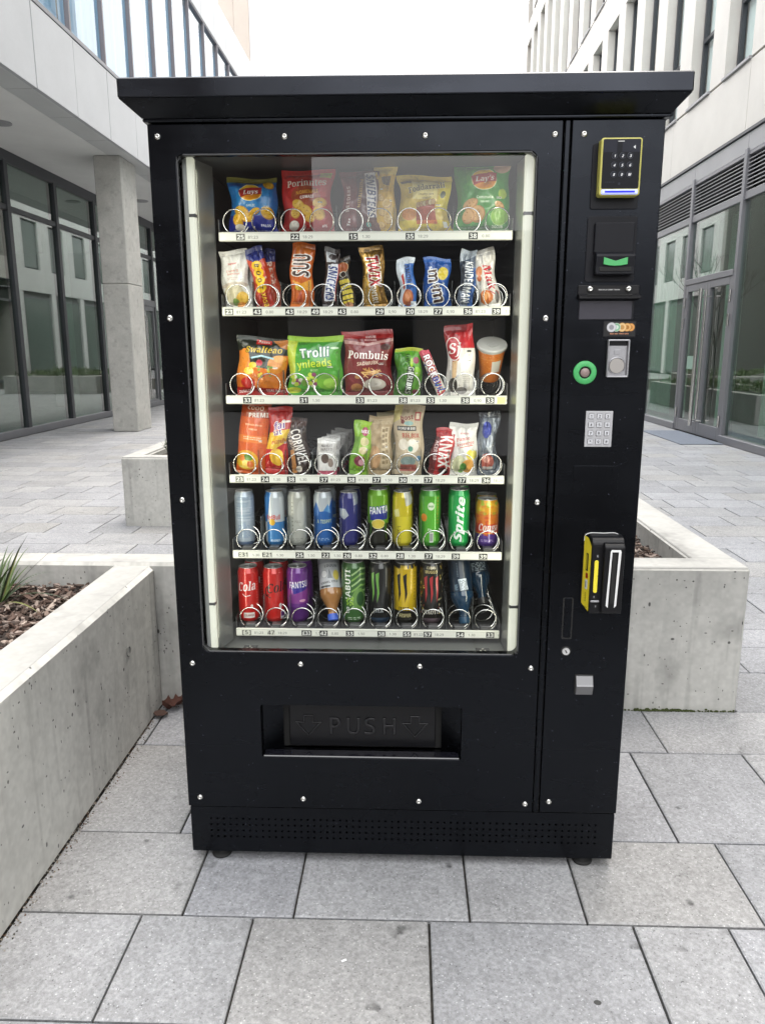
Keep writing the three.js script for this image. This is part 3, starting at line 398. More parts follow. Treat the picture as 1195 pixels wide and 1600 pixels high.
{ const t = thing('bare_tree', 'small leafless tree growing in the planter near the entrance mat', 'tree', [2.5, 0.4, -15.3]); const bm = std({ color: L(0.06, 0.045, 0.035), roughness: 0.9 }), seg = (a, b, r0, r1) => { const d = b.clone().sub(a), g = new THREE.CylinderGeometry(r1, r0, d.length(), 6, 1, true); g.translate(0, d.length() / 2, 0); g.applyQuaternion(new THREE.Quaternion().setFromUnitVectors(new THREE.Vector3(0, 1, 0), d.normalize())); g.translate(a.x, a.y, a.z); return g; };
  const tr = [], tw = []; const grow = (a, dir, l, r, n) => { const b = a.clone().addScaledVector(dir, l); (n > 3 ? tr : tw).push(seg(a, b, r, r * 0.7)); if (!n) return; const m = n > 3 ? 3 : 2; for (let i = 0; i < m; i++) grow(b, dir.clone().add(new THREE.Vector3(rr(-0.6, 0.6), rr(-0.1, 0.5), rr(-0.6, 0.6))).normalize(), l * rr(0.6, 0.85), r * 0.65, n - 1); }; grow(new THREE.Vector3(), new THREE.Vector3(0.03, 1, 0), 0.95, 0.03, 5); part('trunk', merge(tr), bm, t); part('branches', merge(tw), bm, t).userData.kind = 'stuff'; }
{ // dark house across the plaza, mirrored in the machine's glass
  const t = thing('brick_house', 'dark brick house with a tiled roof across the plaza facing the machine', 'building');
  const br = std({ color: L(0.075, 0.06, 0.055), roughness: 0.9 }), pl = std({ map: panC, color: L(0.36, 0.34, 0.32), roughness: 0.9 }), ti = std({ color: L(0.07, 0.07, 0.078), roughness: 0.7 });
  part('wall', box(-16, -2.6, 0, 9.5, 15, 20, 0.02), br, t); part('wall', box(-2.59, 15, 0, 2.3, 15, 20, 0.02), pl, t);
  for (let k = 0; k < 9; k++) part('roof_course', box(-2.55, 15, 2.3 + k * 0.2, 2.53 + k * 0.2, 14.8 + k * 0.33, 15.3 + k * 0.33, 0.02), ti, t);
  for (let k = 0; k < 5; k++) { const w = part('window', box(-1 + k * 3, 0.2 + k * 3, 0.9, 2.3, 14.93, 14.99, 0.01), M.greyFrame, t); part('pane', box(-0.92 + k * 3, 0.12 + k * 3, 0.98, 2.22, 14.9, 14.928, 0.005), M.gloss, w); }
}

// ---------- vending machine ----------
function canv(w, h, draw) { const c = document.createElement('canvas'); c.width = Math.round(w); c.height = Math.round(h); const x = c.getContext('2d'); draw(x, c.width, c.height); const t = new THREE.CanvasTexture(c); t.colorSpace = THREE.SRGBColorSpace; t.anisotropy = 8; return t; }
function tx(c, s, x, y, size, fill, o = {}) { // text centred at fractions of the canvas
  const w = c.canvas.width, h = c.canvas.height; c.save(); c.translate(x * w, y * h); if (o.rot) c.rotate(o.rot * Math.PI / 180); c.transform(1, 0, o.skew ? -o.skew : 0, 1, 0, 0); if (o.sx) c.scale(o.sx, 1);
  c.font = (o.it ? 'italic ' : '') + (o.thin ? '' : 'bold ') + Math.round(size * h) + 'px ' + (o.f || 'sans-serif'); c.textAlign = 'center'; c.textBaseline = 'middle'; const mw = o.mw ? o.mw * w : undefined; c.lineJoin = 'round';
  if (o.st) { c.strokeStyle = o.st; c.lineWidth = (o.lw || 0.2) * size * h; c.strokeText(s, 0, 0, mw); } c.fillStyle = fill; c.fillText(s, 0, 0, mw); c.restore();
}
const fillc = (c, f, x = 0, y = 0, w = 1, h = 1) => { c.fillStyle = f; c.fillRect(x * c.canvas.width, y * c.canvas.height, w * c.canvas.width, h * c.canvas.height); };
const oval = (c, x, y, rx, ry, f, o = {}) => { const w = c.canvas.width, h = c.canvas.height; c.beginPath(); c.ellipse(x * w, y * h, rx * w, ry * h, (o.rot || 0) * Math.PI / 180, 0, 6.2832); if (f) { c.fillStyle = f; c.fill(); } if (o.st) { c.strokeStyle = o.st; c.lineWidth = (o.lw || 0.012) * h; c.stroke(); } };
const poly = (c, pts, f) => { const w = c.canvas.width, h = c.canvas.height; c.beginPath(); pts.forEach((p, i) => (i ? c.lineTo(p[0] * w, p[1] * h) : c.moveTo(p[0] * w, p[1] * h))); c.closePath(); c.fillStyle = f; c.fill(); };
const stroke = (c, pts, col, lw) => { const w = c.canvas.width, h = c.canvas.height; c.beginPath(); pts.forEach((p, i) => (i ? c.lineTo(p[0] * w, p[1] * h) : c.moveTo(p[0] * w, p[1] * h))); c.strokeStyle = col; c.lineWidth = lw * h; c.lineCap = 'round'; c.lineJoin = 'round'; c.stroke(); };
const small = (c, x, y, w, n, col, lh = 0.018) => { for (let i = 0; i < n; i++) { let a = x; while (a < x + w) { const l = 0.02 + 0.05 * rnd(); fillc(c, col, a, y + i * lh * 1.5, Math.min(l, x + w - a), lh * 0.7); a += l + 0.018; } } };
const machine = thing('vending_machine', 'tall black snack and drinks vending machine with a lit glass front', 'vending machine');
{
  const m = machine, P = (n, g, mat, par = m, pos, rot) => part(n, g, mat, par, pos, rot);
  // cabinet
  P('side_panel', box(-0.5625, -0.548, 0.03, 1.83, -0.83, -0.0325, 0.004), M.black); P('side_panel', box(0.548, 0.5625, 0.03, 1.83, -0.83, -0.0325, 0.004), M.black);
  P('back_panel', box(-0.547, 0.547, 0.03, 1.829, -0.829, -0.812, 0.002), M.black); P('bottom_panel', box(-0.547, 0.547, 0.031, 0.045, -0.811, -0.034, 0.002), M.black); P('top_panel', box(-0.547, 0.547, 1.8, 1.829, -0.811, -0.034, 0.002), M.black);
  P('partition', box(0.3, 0.345, 0.046, 1.799, -0.811, -0.034, 0.002), M.inside);
  // door with a window opening and a delivery opening
  const ds = rrect(-0.5615, 0.3425, 0.163, 1.8275, 0.003); ds.holes.push(rrect(-0.501, 0.2895, 0.599, 1.766, 0.02, THREE.Path), rrect(-0.36, 0.1535, 0.31, 0.4555, 0.006, THREE.Path));
  P('door', plate(ds, -0.03, 0, 0.002, 10), M.black);
  P('door_edge', box(0.3445, 0.3585, 0.1635, 1.8275, -0.03, 0.0035, 0.003), M.black);
  P('control_panel', plate(rrect(0.361, 0.5595, 0.1635, 1.8275, 0.003), -0.03, 0.0005, 0.002), M.black);
  P('gap_filler', box(0.3, 0.5, 0.05, 1.82, -0.034, -0.0305, 0.001), M.darkGap);
  // plinth with rows of vent holes
  const ps = rrect(-0.5575, 0.5565, 0.028, 0.1605, 0.002); for (let r = 0; r < 4; r++) for (let k = 0; k < 60; k++) { const h = new THREE.Path(); h.absellipse(-0.504 + k * 0.01718, 0.0725 + r * 0.0178, 0.0034, 0.003, 0, Math.PI * 2); ps.holes.push(h); }
  P('plinth', plate(ps, -0.02, -0.0025, 0, 3), M.black); P('vent_back', box(-0.54, 0.54, 0.046, 0.158, -0.0335, -0.0325, 0.0002), M.rubber);
  for (const [x, zz] of [[-0.487, -0.034], [0.487, -0.034], [-0.487, -0.76], [0.487, -0.76]]) { const g = new THREE.LatheGeometry([[0, 0], [0.026, 0], [0.027, 0.004], [0.024, 0.009], [0.011, 0.011], [0.011, 0.032], [0, 0.032]].map((a) => new THREE.Vector2(...a)), 24); P('foot', g, M.rubber, m, [x, 0.001, zz]); }
  // canopy
  P('canopy', box(-0.605, 0.5965, 1.8655, 1.9055, -0.9, 0.05, 0.003), M.canopyBlack);
  { const A = [[-0.6035, 0.0485], [0.595, 0.0485], [0.595, -0.898], [-0.6035, -0.898]], B = [[-0.568, 0.009], [0.568, 0.009], [0.568, -0.84], [-0.568, -0.84]], Q = []; for (let i = 0; i < 4; i++) { const j = (i + 1) % 4, a = [A[i][0], 1.865, A[i][1]], b = [A[j][0], 1.865, A[j][1]], c = [B[j][0], 1.836, B[j][1]], d = [B[i][0], 1.836, B[i][1]]; Q.push(...a, ...c, ...b, ...a, ...d, ...c); }
    const g = new THREE.BufferGeometry(); g.setAttribute('position', new THREE.Float32BufferAttribute(Q, 3)); g.computeVertexNormals(); P('canopy_underside', muv(g), M.black); P('canopy_neck', box(-0.568, 0.568, 1.829, 1.8358, -0.84, 0.009, 0.002), M.black);
    P('corner_bracket', plate(rrect(0.563, 0.5735, 1.831, 1.849, 0.005), -0.02, 0.004, 0.002), M.black); }
  // round-head bolts with a hex socket
  const bg = (() => { const pr = [[0.0018, 0.0022], [0.0024, 0.0042], [0.0045, 0.0036], [0.0064, 0.0022], [0.0073, 0.0006], [0.0074, -0.001]].map((a) => new THREE.Vector2(...a)); const g = new THREE.LatheGeometry([new THREE.Vector2(0, 0.0022), ...pr].reverse(), 20); g.rotateX(Math.PI / 2); return g; })();
  for (const [x, y] of [[-0.539, 1.802], [-0.26, 1.8], [0.046, 1.799], [0.325, 1.799], [0.387, 1.799], [-0.535, 1.416], [0.322, 1.414], [-0.531, 0.99], [0.321, 0.989], [-0.529, 0.568], [-0.254, 0.569], [0.046, 0.567], [0.323, 0.566], [-0.529, 0.19], [-0.256, 0.19], [0.047, 0.189], [0.323, 0.187], [0.384, 0.195]]) P('bolt', bg, M.bolt, m, [x, y, 0.001], [0, 0, rnd() * 3]);
  // window: gasket, pane
  { const pts = rrect(-0.4995, 0.288, 0.6005, 1.7645, 0.019).getPoints(8).map((p) => new THREE.Vector3(p.x, p.y, -0.001)); P('gasket', new THREE.TubeGeometry(new THREE.CatmullRomCurve3(pts, true, 'catmullrom', 0.1), 160, 0.0022, 5, true), M.gasket);
    const g = new THREE.ShapeGeometry(rrect(-0.5, 0.2885, 0.6, 1.765, 0.019), 8); g.translate(0, 0, -0.012); P('window_pane', muv(g), M.pane); }
  // interior box
  P('interior_side', box(-0.4975, -0.488, 0.575, 1.79, -0.79, -0.0305, 0.001), M.liner); P('interior_side', box(0.2915, 0.299, 0.575, 1.79, -0.79, -0.0305, 0.001), M.liner);
  P('interior_back', box(-0.487, 0.291, 0.575, 1.79, -0.8, -0.79, 0.001), M.inside); P('interior_top', box(-0.487, 0.291, 1.775, 1.79, -0.789, -0.0305, 0.001), M.inside);
  P('interior_floor', box(-0.487, 0.291, 0.562, 0.575, -0.789, -0.0305, 0.001), M.reflector);
  P('inner_rail', box(-0.4865, -0.478, 0.577, 1.774, -0.16, -0.148, 0.002), M.inside); P('inner_rail', box(0.282, 0.2905, 0.577, 1.774, -0.16, -0.148, 0.002), M.inside);
  for (const x of [-0.405, 0.205]) { const g = []; for (const [a, b] of [[0, 0], [0.012, 0], [0.006, 0.012]]) { const c = cyl(0.003, 0.003, 0.004, 10); c.translate(x + a, 0.578, -0.075 - b); g.push(c); } P('floor_bracket', box(x - 0.012, x + 0.024, 0.5755, 0.5775, -0.1, -0.06, 0.001), M.darkGap); for (const c of g) P('screw', c, M.bolt); }
  // slanted liner panels between the light strips and the shelves
  for (const s of [-1, 1]) { const x0 = s < 0 ? -0.4725 : 0.2695, x1 = s < 0 ? -0.4525 : 0.2635, sh = new THREE.Shape(); [[x0, 0.054], [x1, 0.1275], [x1 + s * 0.003, 0.1285], [x0 + s * 0.003, 0.055]].forEach((p, i) => (i ? sh.lineTo(...p) : sh.moveTo(...p))); const e = new THREE.ExtrudeGeometry(sh, { depth: 1.185, bevelEnabled: false }); e.rotateX(-Math.PI / 2); e.translate(0, 0.582, 0); P('liner_panel', muv(e), M.reflector); }
  // light strips standing just behind the door frame on both sides
  for (const s of [-1, 1]) {
    const x = s < 0 ? -0.4835 : 0.2795; const lamp = P('light_strip', box(x - 0.0105, x + 0.0105, 0.59, 1.77, -0.052, -0.034, 0.004), M.led); P('strip_clip', box(x - 0.0108, x + 0.0108, 1.64, 1.648, -0.0525, -0.0335, 0.001), M.clip, lamp); P('strip_clip', box(x - 0.0108, x + 0.0108, 0.71, 0.718, -0.0525, -0.0335, 0.001), M.clip, lamp);
    const la = new THREE.RectAreaLight(0xfffbe2, 6.0, 0.018, 1.13); la.position.set(x - s * 0.0105, 1.18, -0.0545); la.lookAt(x - s * 0.4, 1.18, -0.3); m.add(la); la.name = 'strip_light';
  }
  // delivery opening: sloping reveals, flap with raised letters and arrows, polished lip
  { const o = [[-0.36, 0.31], [0.1535, 0.31], [0.1535, 0.4555], [-0.36, 0.4555]], i = [[-0.313, 0.303], [0.106, 0.303], [0.106, 0.457], [-0.313, 0.457]], Q = []; for (let k = 0; k < 4; k++) { const j = (k + 1) % 4; const a = [o[k][0], o[k][1], -0.028], b = [o[j][0], o[j][1], -0.028], c = [i[j][0], i[j][1], -0.062], d = [i[k][0], i[k][1], -0.062]; Q.push(...a, ...c, ...d, ...a, ...b, ...c); }
    const g = new THREE.BufferGeometry(); g.setAttribute('position', new THREE.Float32BufferAttribute(Q, 3)); g.computeVertexNormals(); P('delivery_recess', muv(g), M.black);
    P('recess_back', box(-0.37, 0.16, 0.3, 0.47, -0.09, -0.075, 0.001), M.rubber);
    P('delivery_lip', box(-0.357, 0.1505, 0.3105, 0.3155, -0.03, 0.003, 0.002), M.gloss);
    const fl = P('delivery_flap', box(-0.297, 0.09, 0.31, 0.462, -0.068, -0.06, 0.002), M.blackPlastic);
    const font = await new FontLoader().loadAsync('fonts/droid/droid_sans_regular.typeface.json');
    const word = ['P', 'U', 'S', 'H'], xs = [-0.195, -0.149, -0.1, -0.054];
    word.forEach((ch, k) => { const t = new TextGeometry(ch, { font, size: 0.046, depth: 0.003, curveSegments: 5, bevelEnabled: true, bevelThickness: 0.0022, bevelSize: 0.0011, bevelSegments: 3 }); t.translate(xs[k], 0.348, -0.0602); P('letter', muv(t), M.relief, fl); });
    for (const x of [-0.246, 0.036]) { const s = new THREE.Shape(), hole = new THREE.Path(); [[-0.013, 0.034], [0.013, 0.034], [0.013, 0.014], [0.036, 0.014], [0, -0.029], [-0.036, 0.014], [-0.013, 0.014]].forEach((p, k) => (k ? s.lineTo(p[0] + x, p[1] + 0.367) : s.moveTo(p[0] + x, p[1] + 0.367))); [[-0.0095, 0.0305], [-0.0095, 0.0105], [-0.0275, 0.0105], [0, -0.0235], [0.0275, 0.0105], [0.0095, 0.0105], [0.0095, 0.0305]].forEach((p, k) => (k ? hole.lineTo(p[0] + x, p[1] + 0.367) : hole.moveTo(p[0] + x, p[1] + 0.367))); s.holes.push(hole); P('arrow', plate(s, -0.0602, -0.0567, 0.0009, 2), M.relief, fl); } }

  // ----- control panel fittings -----
  const F = (n, x0, x1, y0, y1, r, z0, z1, mat, par = m, bev = 0.0012) => P(n, plate(rrect(x0, x1, y0, y1, r), z0, z1, bev), mat, par);
  // keypad reader with a yellow case
  F('recess_plate', 0.407, 0.511, 1.645, 1.779, 0.006, 0.0005, 0.0025, M.blackPlate);
  { const k = F('keypad_reader', 0.4185, 0.5055, 1.668, 1.784, 0.006, 0.0025, 0.03, M.yellow, m, 0.003);
    const face = canv(260, 330, (c) => { fillc(c, '#0b0d14'); fillc(c, '#23252f', 0, 0, 1, 0.26); fillc(c, '#101219', 0.37, 0, 0.14, 0.27); fillc(c, '#d8d8d8', 0.39, 0.035, 0.17, 0.018); poly(c, [[0.8, 0.16], [0.86, 0.12], [0.86, 0.2]], '#e6e6e6'); small(c, 0.1, 0.86, 0.25, 1, '#30323c'); oval(c, 0.48, 0.9, 0.03, 0.03, '#2c2e38'); });
    const fp = P('keypad_face', (() => { const g = new THREE.ShapeGeometry(rrect(0.4225, 0.5015, 1.682, 1.7805, 0.003)); const p = g.attributes.position, uv = g.attributes.uv; for (let i = 0; i < p.count; i++) uv.setXY(i, (p.getX(i) - 0.4225) / 0.079, (p.getY(i) - 1.682) / 0.0985); g.translate(0, 0, 0.0306); return g; })(), phy({ map: face, roughness: 0.15, specularIntensity: 0.22 }), k);
    const keys = canv(192, 192, (c) => { fillc(c, '#15171f'); '1,2,3,4,5,6,8,0,M'.split(',').forEach((d, i) => { const x = (i % 3 + 0.5) / 3, y = (Math.floor(i / 3) + 0.5) / 3; oval(c, x, y, 0.145, 0.145, '#1b1e27', { st: '#6c6e76', lw: 0.012 }); tx(c, d, x, y + 0.01, 0.17, '#f4f4f4', { it: true }); }); });
    const km = phy({ map: keys, roughness: 0.35, specularIntensity: 0.3 });
    for (let i = 0; i < 9; i++) { const g = new THREE.CylinderGeometry(0.0062, 0.0066, 0.0012, 18); g.rotateX(Math.PI / 2); const u = g.attributes.uv, p = g.attributes.position; for (let j = 0; j < u.count; j++) u.setXY(j, (i % 3 + 0.5 + p.getX(j) / 0.0145) / 3, 1 - (Math.floor(i / 3) + 0.5 - p.getY(j) / 0.0145) / 3); part('keypad_key', g, km, k, [0.4475 + (i % 3) * 0.0165, 1.7475 - Math.floor(i / 3) * 0.0185, 0.0312]); }
    P('status_lamp', box(0.423, 0.501, 1.6705, 1.6805, 0.026, 0.0325, 0.002), phy({ color: L(0.55, 0.58, 0.75), roughness: 0.25, emissive: L(0.16, 0.2, 0.8), emissiveIntensity: 0.4 }), k); P('lamp_line', box(0.4305, 0.494, 1.6735, 1.6775, 0.0326, 0.0332, 0.0002), std({ color: L(0.02, 0.02, 0.5), emissive: L(0.02, 0.03, 1), emissiveIntensity: 0.42 }), k); }
  // banknote reader
  { F('recess_plate', 0.404, 0.513, 1.492, 1.631, 0.006, 0.0005, 0.0025, M.blackPlate); const k = F('note_reader', 0.4195, 0.506, 1.553, 1.617, 0.003, 0.0025, 0.012, M.blackPlate, m, 0.002);
    const s = new THREE.Shape(); [[0, 1.553], [0.012, 1.553], [0.021, 1.5485], [0.0235, 1.544], [0.0215, 1.523], [0.0215, 1.509], [0, 1.509]].forEach((p, i) => (i ? s.lineTo(...p) : s.moveTo(...p))); const g = new THREE.ExtrudeGeometry(s, { depth: 0.083, bevelEnabled: true, bevelSize: 0.001, bevelThickness: 0.001, bevelSegments: 1 }); g.rotateY(-Math.PI / 2); g.translate(0.506, 0, 0.0025); P('reader_snout', muv(g), M.blackPlate, k);
    P('note_slot', box(0.429, 0.5, 1.512, 1.5225, 0.02, 0.0262, 0.0015), M.rubber, k);
    const a = new THREE.Shape(); [[-0.026, 0.009], [0, 0.001], [0.026, 0.009], [0.026, -0.006], [0.013, -0.0085], [0, -0.0095], [-0.013, -0.0085], [-0.026, -0.006]].forEach((p, i) => (i ? a.lineTo(p[0] + 0.464, p[1] + 1.5335) : a.moveTo(p[0] + 0.464, p[1] + 1.5335))); const lens = P('note_lens', plate(a, 0.0245, 0.0285, 0.0006, 2), M.green, k); lens.rotation.x = 0.0; P('slot_lip', box(0.423, 0.505, 1.5065, 1.5115, 0.0025, 0.0275, 0.0015), M.blackPlate, k); }
  // receipt slot with two bolts and print
  { F('slot_plate', 0.3905, 0.5265, 1.4655, 1.4855, 0.002, 0.0005, 0.0035, M.blackPlastic); const t = canv(256, 24, (c) => { fillc(c, '#0b0b0c'); tx(c, 'BNA DO JO LOWBT T BUON', 0.5, 0.5, 0.72, '#e8e8e8', { mw: 0.98 }); }); const g = new THREE.PlaneGeometry(0.056, 0.0045); g.translate(0.4595, 1.4755, 0.0042); P('print_strip', g, std({ map: t, roughness: 0.5 }));
    for (const x of [0.4175, 0.502]) P('bolt', bg, M.bolt, m, [x, 1.477, 0.0048]);
    const s = new THREE.Shape(); [[0.0005, 1.466], [0.0065, 1.466], [0.018, 1.4605], [0.018, 1.456], [0.0005, 1.455]].forEach((p, i) => (i ? s.lineTo(...p) : s.moveTo(...p))); const e = new THREE.ExtrudeGeometry(s, { depth: 0.136, bevelEnabled: false }); e.rotateY(-Math.PI / 2); e.translate(0.5275, 0, 0); P('receipt_lip', muv(e), M.blackPlastic); P('receipt_slot', box(0.408, 0.509, 1.4612, 1.4648, 0.004, 0.0185, 0.001), M.rubber); }
  F('display', 0.3945, 0.518, 1.4105, 1.4525, 0.002, 0.0005, 0.0016, M.blackPlate, m, 0.0005); F('display_screen', 0.3965, 0.513, 1.4115, 1.451, 0.001, 0.0017, 0.0023, phy({ color: L(0.055, 0.053, 0.066), roughness: 0.2 }), m, 0.0002);
  { const t = canv(256, 116, (c) => { fillc(c, '#141416'); const coin = (x, r, a, b) => { oval(c, x, 0.38, r * 0.45, r, a, { st: b, lw: 0.03 }); oval(c, x, 0.38, r * 0.25, r * 0.55, b, { st: a, lw: 0.02 }); }; coin(0.86, 0.26, '#d79a52', '#b67a35'); coin(0.74, 0.28, '#d8a868', '#a8712f'); coin(0.58, 0.3, '#e0bb84', '#b98a4c'); coin(0.4, 0.28, '#7fae8c', '#c9d9cc'); coin(0.24, 0.33, '#c9c9cc', '#8f8f94'); tx(c, 'BKJOU AIDU  SOHOU LIEGG', 0.5, 0.82, 0.12, '#f0a37a', { mw: 0.6 }); }); const s = rrect(0.4515, 0.5255, 1.3715, 1.408, 0.004); P('coin_plate', plate(s, 0.0005, 0.0018, 0.0004), M.blackPlate); const g = new THREE.PlaneGeometry(0.07, 0.032); g.translate(0.4885, 1.39, 0.0022); P('coin_sticker', g, std({ map: t, roughness: 0.35 })); }
  // coin slot: bright housing with a dish and a disc
  { const s = rrect(0.463, 0.5125, 1.2825, 1.367, 0.003); s.holes.push(rrect(0.466, 0.5085, 1.286, 1.3635, 0.002, THREE.Path)); const k = P('coin_slot', plate(s, 0.0005, 0.011, 0.0012), M.silver); P('coin_dish', box(0.4655, 0.509, 1.2855, 1.3535, 0.0005, 0.0035, 0.001), M.silver, k); P('coin_mouth', box(0.4655, 0.509, 1.354, 1.364, 0.0005, 0.0025, 0.0005), M.blackPlastic, k);
    const d = cyl(0.0165, 0.0165, 0.003, 32); d.rotateX(Math.PI / 2); part('coin_disc', d, std({ color: L(0.42, 0.4, 0.38), roughness: 0.4, metalness: 0.6 }), k, [0.4865, 1.3085, 0.0055]); part('coin_ring', new THREE.TorusGeometry(0.0185, 0.0015, 8, 40), M.silver, k, [0.4865, 1.3085, 0.004]); F('coin_emblem', 0.479, 0.494, 1.334, 1.3445, 0.002, 0.0035, 0.0043, M.silver, k, 0.0004); }
  { const g = new THREE.LatheGeometry([[0.0135, 0.0005], [0.0138, 0.0042], [0.016, 0.0052], [0.0245, 0.0046], [0.0265, 0.0026], [0.0265, 0.0005]].map((a) => new THREE.Vector2(...a)).reverse(), 40); g.rotateX(Math.PI / 2); const k = P('return_button', g, M.green, m, [0.4165, 1.293, 0]); const b = new THREE.SphereGeometry(0.0105, 24, 12); b.scale(1, 1, 0.4); part('button_cap', b, std({ color: L(0.3, 0.22, 0.21), roughness: 0.35 }), k, [0, 0, 0.002]); const w = cyl(0.0134, 0.0134, 0.001, 28); w.rotateX(Math.PI / 2); part('button_well', w, M.rubber, k, [0, 0, 0.001]); }
  // twelve-key selection pad
  { const k = F('selection_pad', 0.424, 0.486, 1.1225, 1.2055, 0.001, 0.0005, 0.003, std({ color: L(0.52, 0.52, 0.54), roughness: 0.35, metalness: 0.3 }), m, 0.0005); const at = canv(192, 256, (c) => { fillc(c, '#8f9094'); ['1', '2', '3', '4', '5', '6', '7', '8', '9', '*', '0', '#'].forEach((d, i) => { const x = (i % 3 + 0.5) / 3, y = (Math.floor(i / 3) + 0.5) / 4; fillc(c, '#3a3a3e', x - 0.135, y - 0.1, 0.27, 0.2); fillc(c, '#c9cace', x - 0.115, y - 0.085, 0.23, 0.17); tx(c, d, x, y + 0.005, 0.13, '#1c1c20'); }); }), km = std({ map: at, roughness: 0.4 });
    for (let i = 0; i < 12; i++) { const g = cb(-0.0062, 0.0062, -0.0062, 0.0062, 0, 0.002, 0.0006), p = g.attributes.position, u = new Float32Array(p.count * 2); for (let j = 0; j < p.count; j++) { u[j * 2] = (i % 3 + 0.5 + p.getX(j) / 0.0165) / 3; u[j * 2 + 1] = 1 - (Math.floor(i / 3) + 0.5 - p.getY(j) / 0.0165) / 4; } g.setAttribute('uv', new THREE.BufferAttribute(u, 2)); part('pad_key', g, km, k, [0.4365 + (i % 3) * 0.0187, 1.194 - Math.floor(i / 3) * 0.0196, 0.003]); } }
  { const s = rrect(0.402, 0.507, 1.0075, 1.0775, 0.003); P('blank_plate', plate(s, 0.0004, 0.0016, 0.0006), M.black); }
  F('recess_strip', 0.394, 0.4195, 0.644, 0.752, 0.005, 0.0004, 0.0014, M.rubber, m, 0.0005); F('handle_bar', 0.3975, 0.416, 0.649, 0.752, 0.004, 0.0014, 0.0036, M.black, m, 0.001);
  { const c = cyl(0.0092, 0.0095, 0.005, 28); c.rotateX(Math.PI / 2); const r = new THREE.TorusGeometry(0.0112, 0.0017, 8, 30); const k = P('lock', r, M.rubber, m, [0.407, 0.613, 0.0015]); part('lock_barrel', c, M.alu, k, [0, 0, 0.0012]); part('keyhole', cb(-0.0013, 0.0013, -0.0042, 0.0042, 0, 0.0006, 0.0002), M.rubber, k, [0, 0, 0.0037], [0, 0, 0.5]); }
  { F('latch_plate', 0.4325, 0.4785, 0.4985, 0.5515, 0.002, 0.0004, 0.0014, M.rubber, m, 0.0004); const s = new THREE.Shape(); [[0.001, 0.548], [0.005, 0.548], [0.013, 0.5285], [0.0155, 0.525], [0.0085, 0.5015], [0.001, 0.5015]].forEach((p, i) => (i ? s.lineTo(...p) : s.moveTo(...p))); const e = new THREE.ExtrudeGeometry(s, { depth: 0.0405, bevelEnabled: true, bevelSize: 0.0008, bevelThickness: 0.0008, bevelSegments: 1 }); e.rotateY(-Math.PI / 2); e.translate(0.476, 0, 0); P('latch', muv(e), M.latch); }
  // card terminal: back plate with yellow flank, body and raised swipe slot outlined in white
  { const prof = (x0, x1, y0, y1, zb, zt, rt, rb, par, n, mat) => { const s = new THREE.Shape(); s.moveTo(0, y0); s.lineTo(zt - zb - rb, y0); s.quadraticCurveTo(zt - zb, y0, zt - zb, y0 + rb); s.lineTo(zt - zb, y1 - rt); s.quadraticCurveTo(zt - zb, y1, zt - zb - rt, y1); s.lineTo(0, y1); const e = new THREE.ExtrudeGeometry(s, { depth: x1 - x0 - 0.004, bevelEnabled: true, bevelSize: 0.0018, bevelThickness: 0.002, bevelSegments: 2, curveSegments: 8 }); e.rotateY(-Math.PI / 2); e.translate(x1 - 0.002, 0, zb); return P(n, muv(e), mat, par); };
    const plateT = F('card_terminal', 0.4345, 0.5225, 0.735, 0.9155, 0.008, 0.0005, 0.006, M.blackPlastic, m, 0.002); const rim = new THREE.TubeGeometry(new THREE.CatmullRomCurve3([[0.436, 0.897], [0.4375, 0.91], [0.446, 0.9155], [0.48, 0.916], [0.511, 0.9155], [0.52, 0.908]].map((a) => new THREE.Vector3(a[0], a[1], 0.006))), 40, 0.001, 6); P('terminal_rim', rim, M.whitePlastic, plateT);
    prof(0.4468, 0.5215, 0.727, 0.912, 0.006, 0.042, 0.02, 0.006, plateT, 'terminal_body', M.blackPlastic);
    const yt = canv(96, 420, (c) => { fillc(c, '#d9c630'); fillc(c, '#3a3417', 0.38, 0.22, 0.3, 0.24); fillc(c, '#d9c630', 0.44, 0.24, 0.06, 0.2); fillc(c, '#8c2d1c', 0.4, 0.49, 0.32, 0.07); fillc(c, '#c9ccca', 0.36, 0.58, 0.36, 0.13); fillc(c, '#5d6a70', 0.42, 0.6, 0.1, 0.09); tx(c, 'VAZO', 0.5, 0.82, 0.05, '#4c4212', { rot: -90 }); small(c, 0.3, 0.95, 0.5, 2, '#6e6118'); }); const yg = new THREE.BufferGeometry(); const YB = [[0.007, 0.742], [0.036, 0.729], [0.036, 0.89], [0.0225, 0.909], [0.007, 0.9105]]; { const Q = [], U = []; for (let i = 1; i + 1 < YB.length; i++) for (const k of [0, i + 1, i]) { Q.push(0.4362 + (YB[k][0] - 0.007) * 0.36, YB[k][1], YB[k][0]); U.push((YB[k][0] - 0.007) / 0.029, (YB[k][1] - 0.729) / 0.1815); } yg.setAttribute('position', new THREE.Float32BufferAttribute(Q, 3)); yg.setAttribute('uv', new THREE.Float32BufferAttribute(U, 2)); yg.computeVertexNormals(); } P('yellow_flank', yg, std({ map: yt, roughness: 0.4, side: THREE.DoubleSide }), plateT);
    F('yellow_strip', 0.4535, 0.463, 0.779, 0.859, 0.0045, 0.043, 0.0462, std({ color: L(0.85, 0.72, 0.05), roughness: 0.35 }), plateT, 0.0012);
    prof(0.4725, 0.519, 0.733, 0.901, 0.0405, 0.057, 0.012, 0.004, plateT, 'swipe_block', M.blackPlastic);
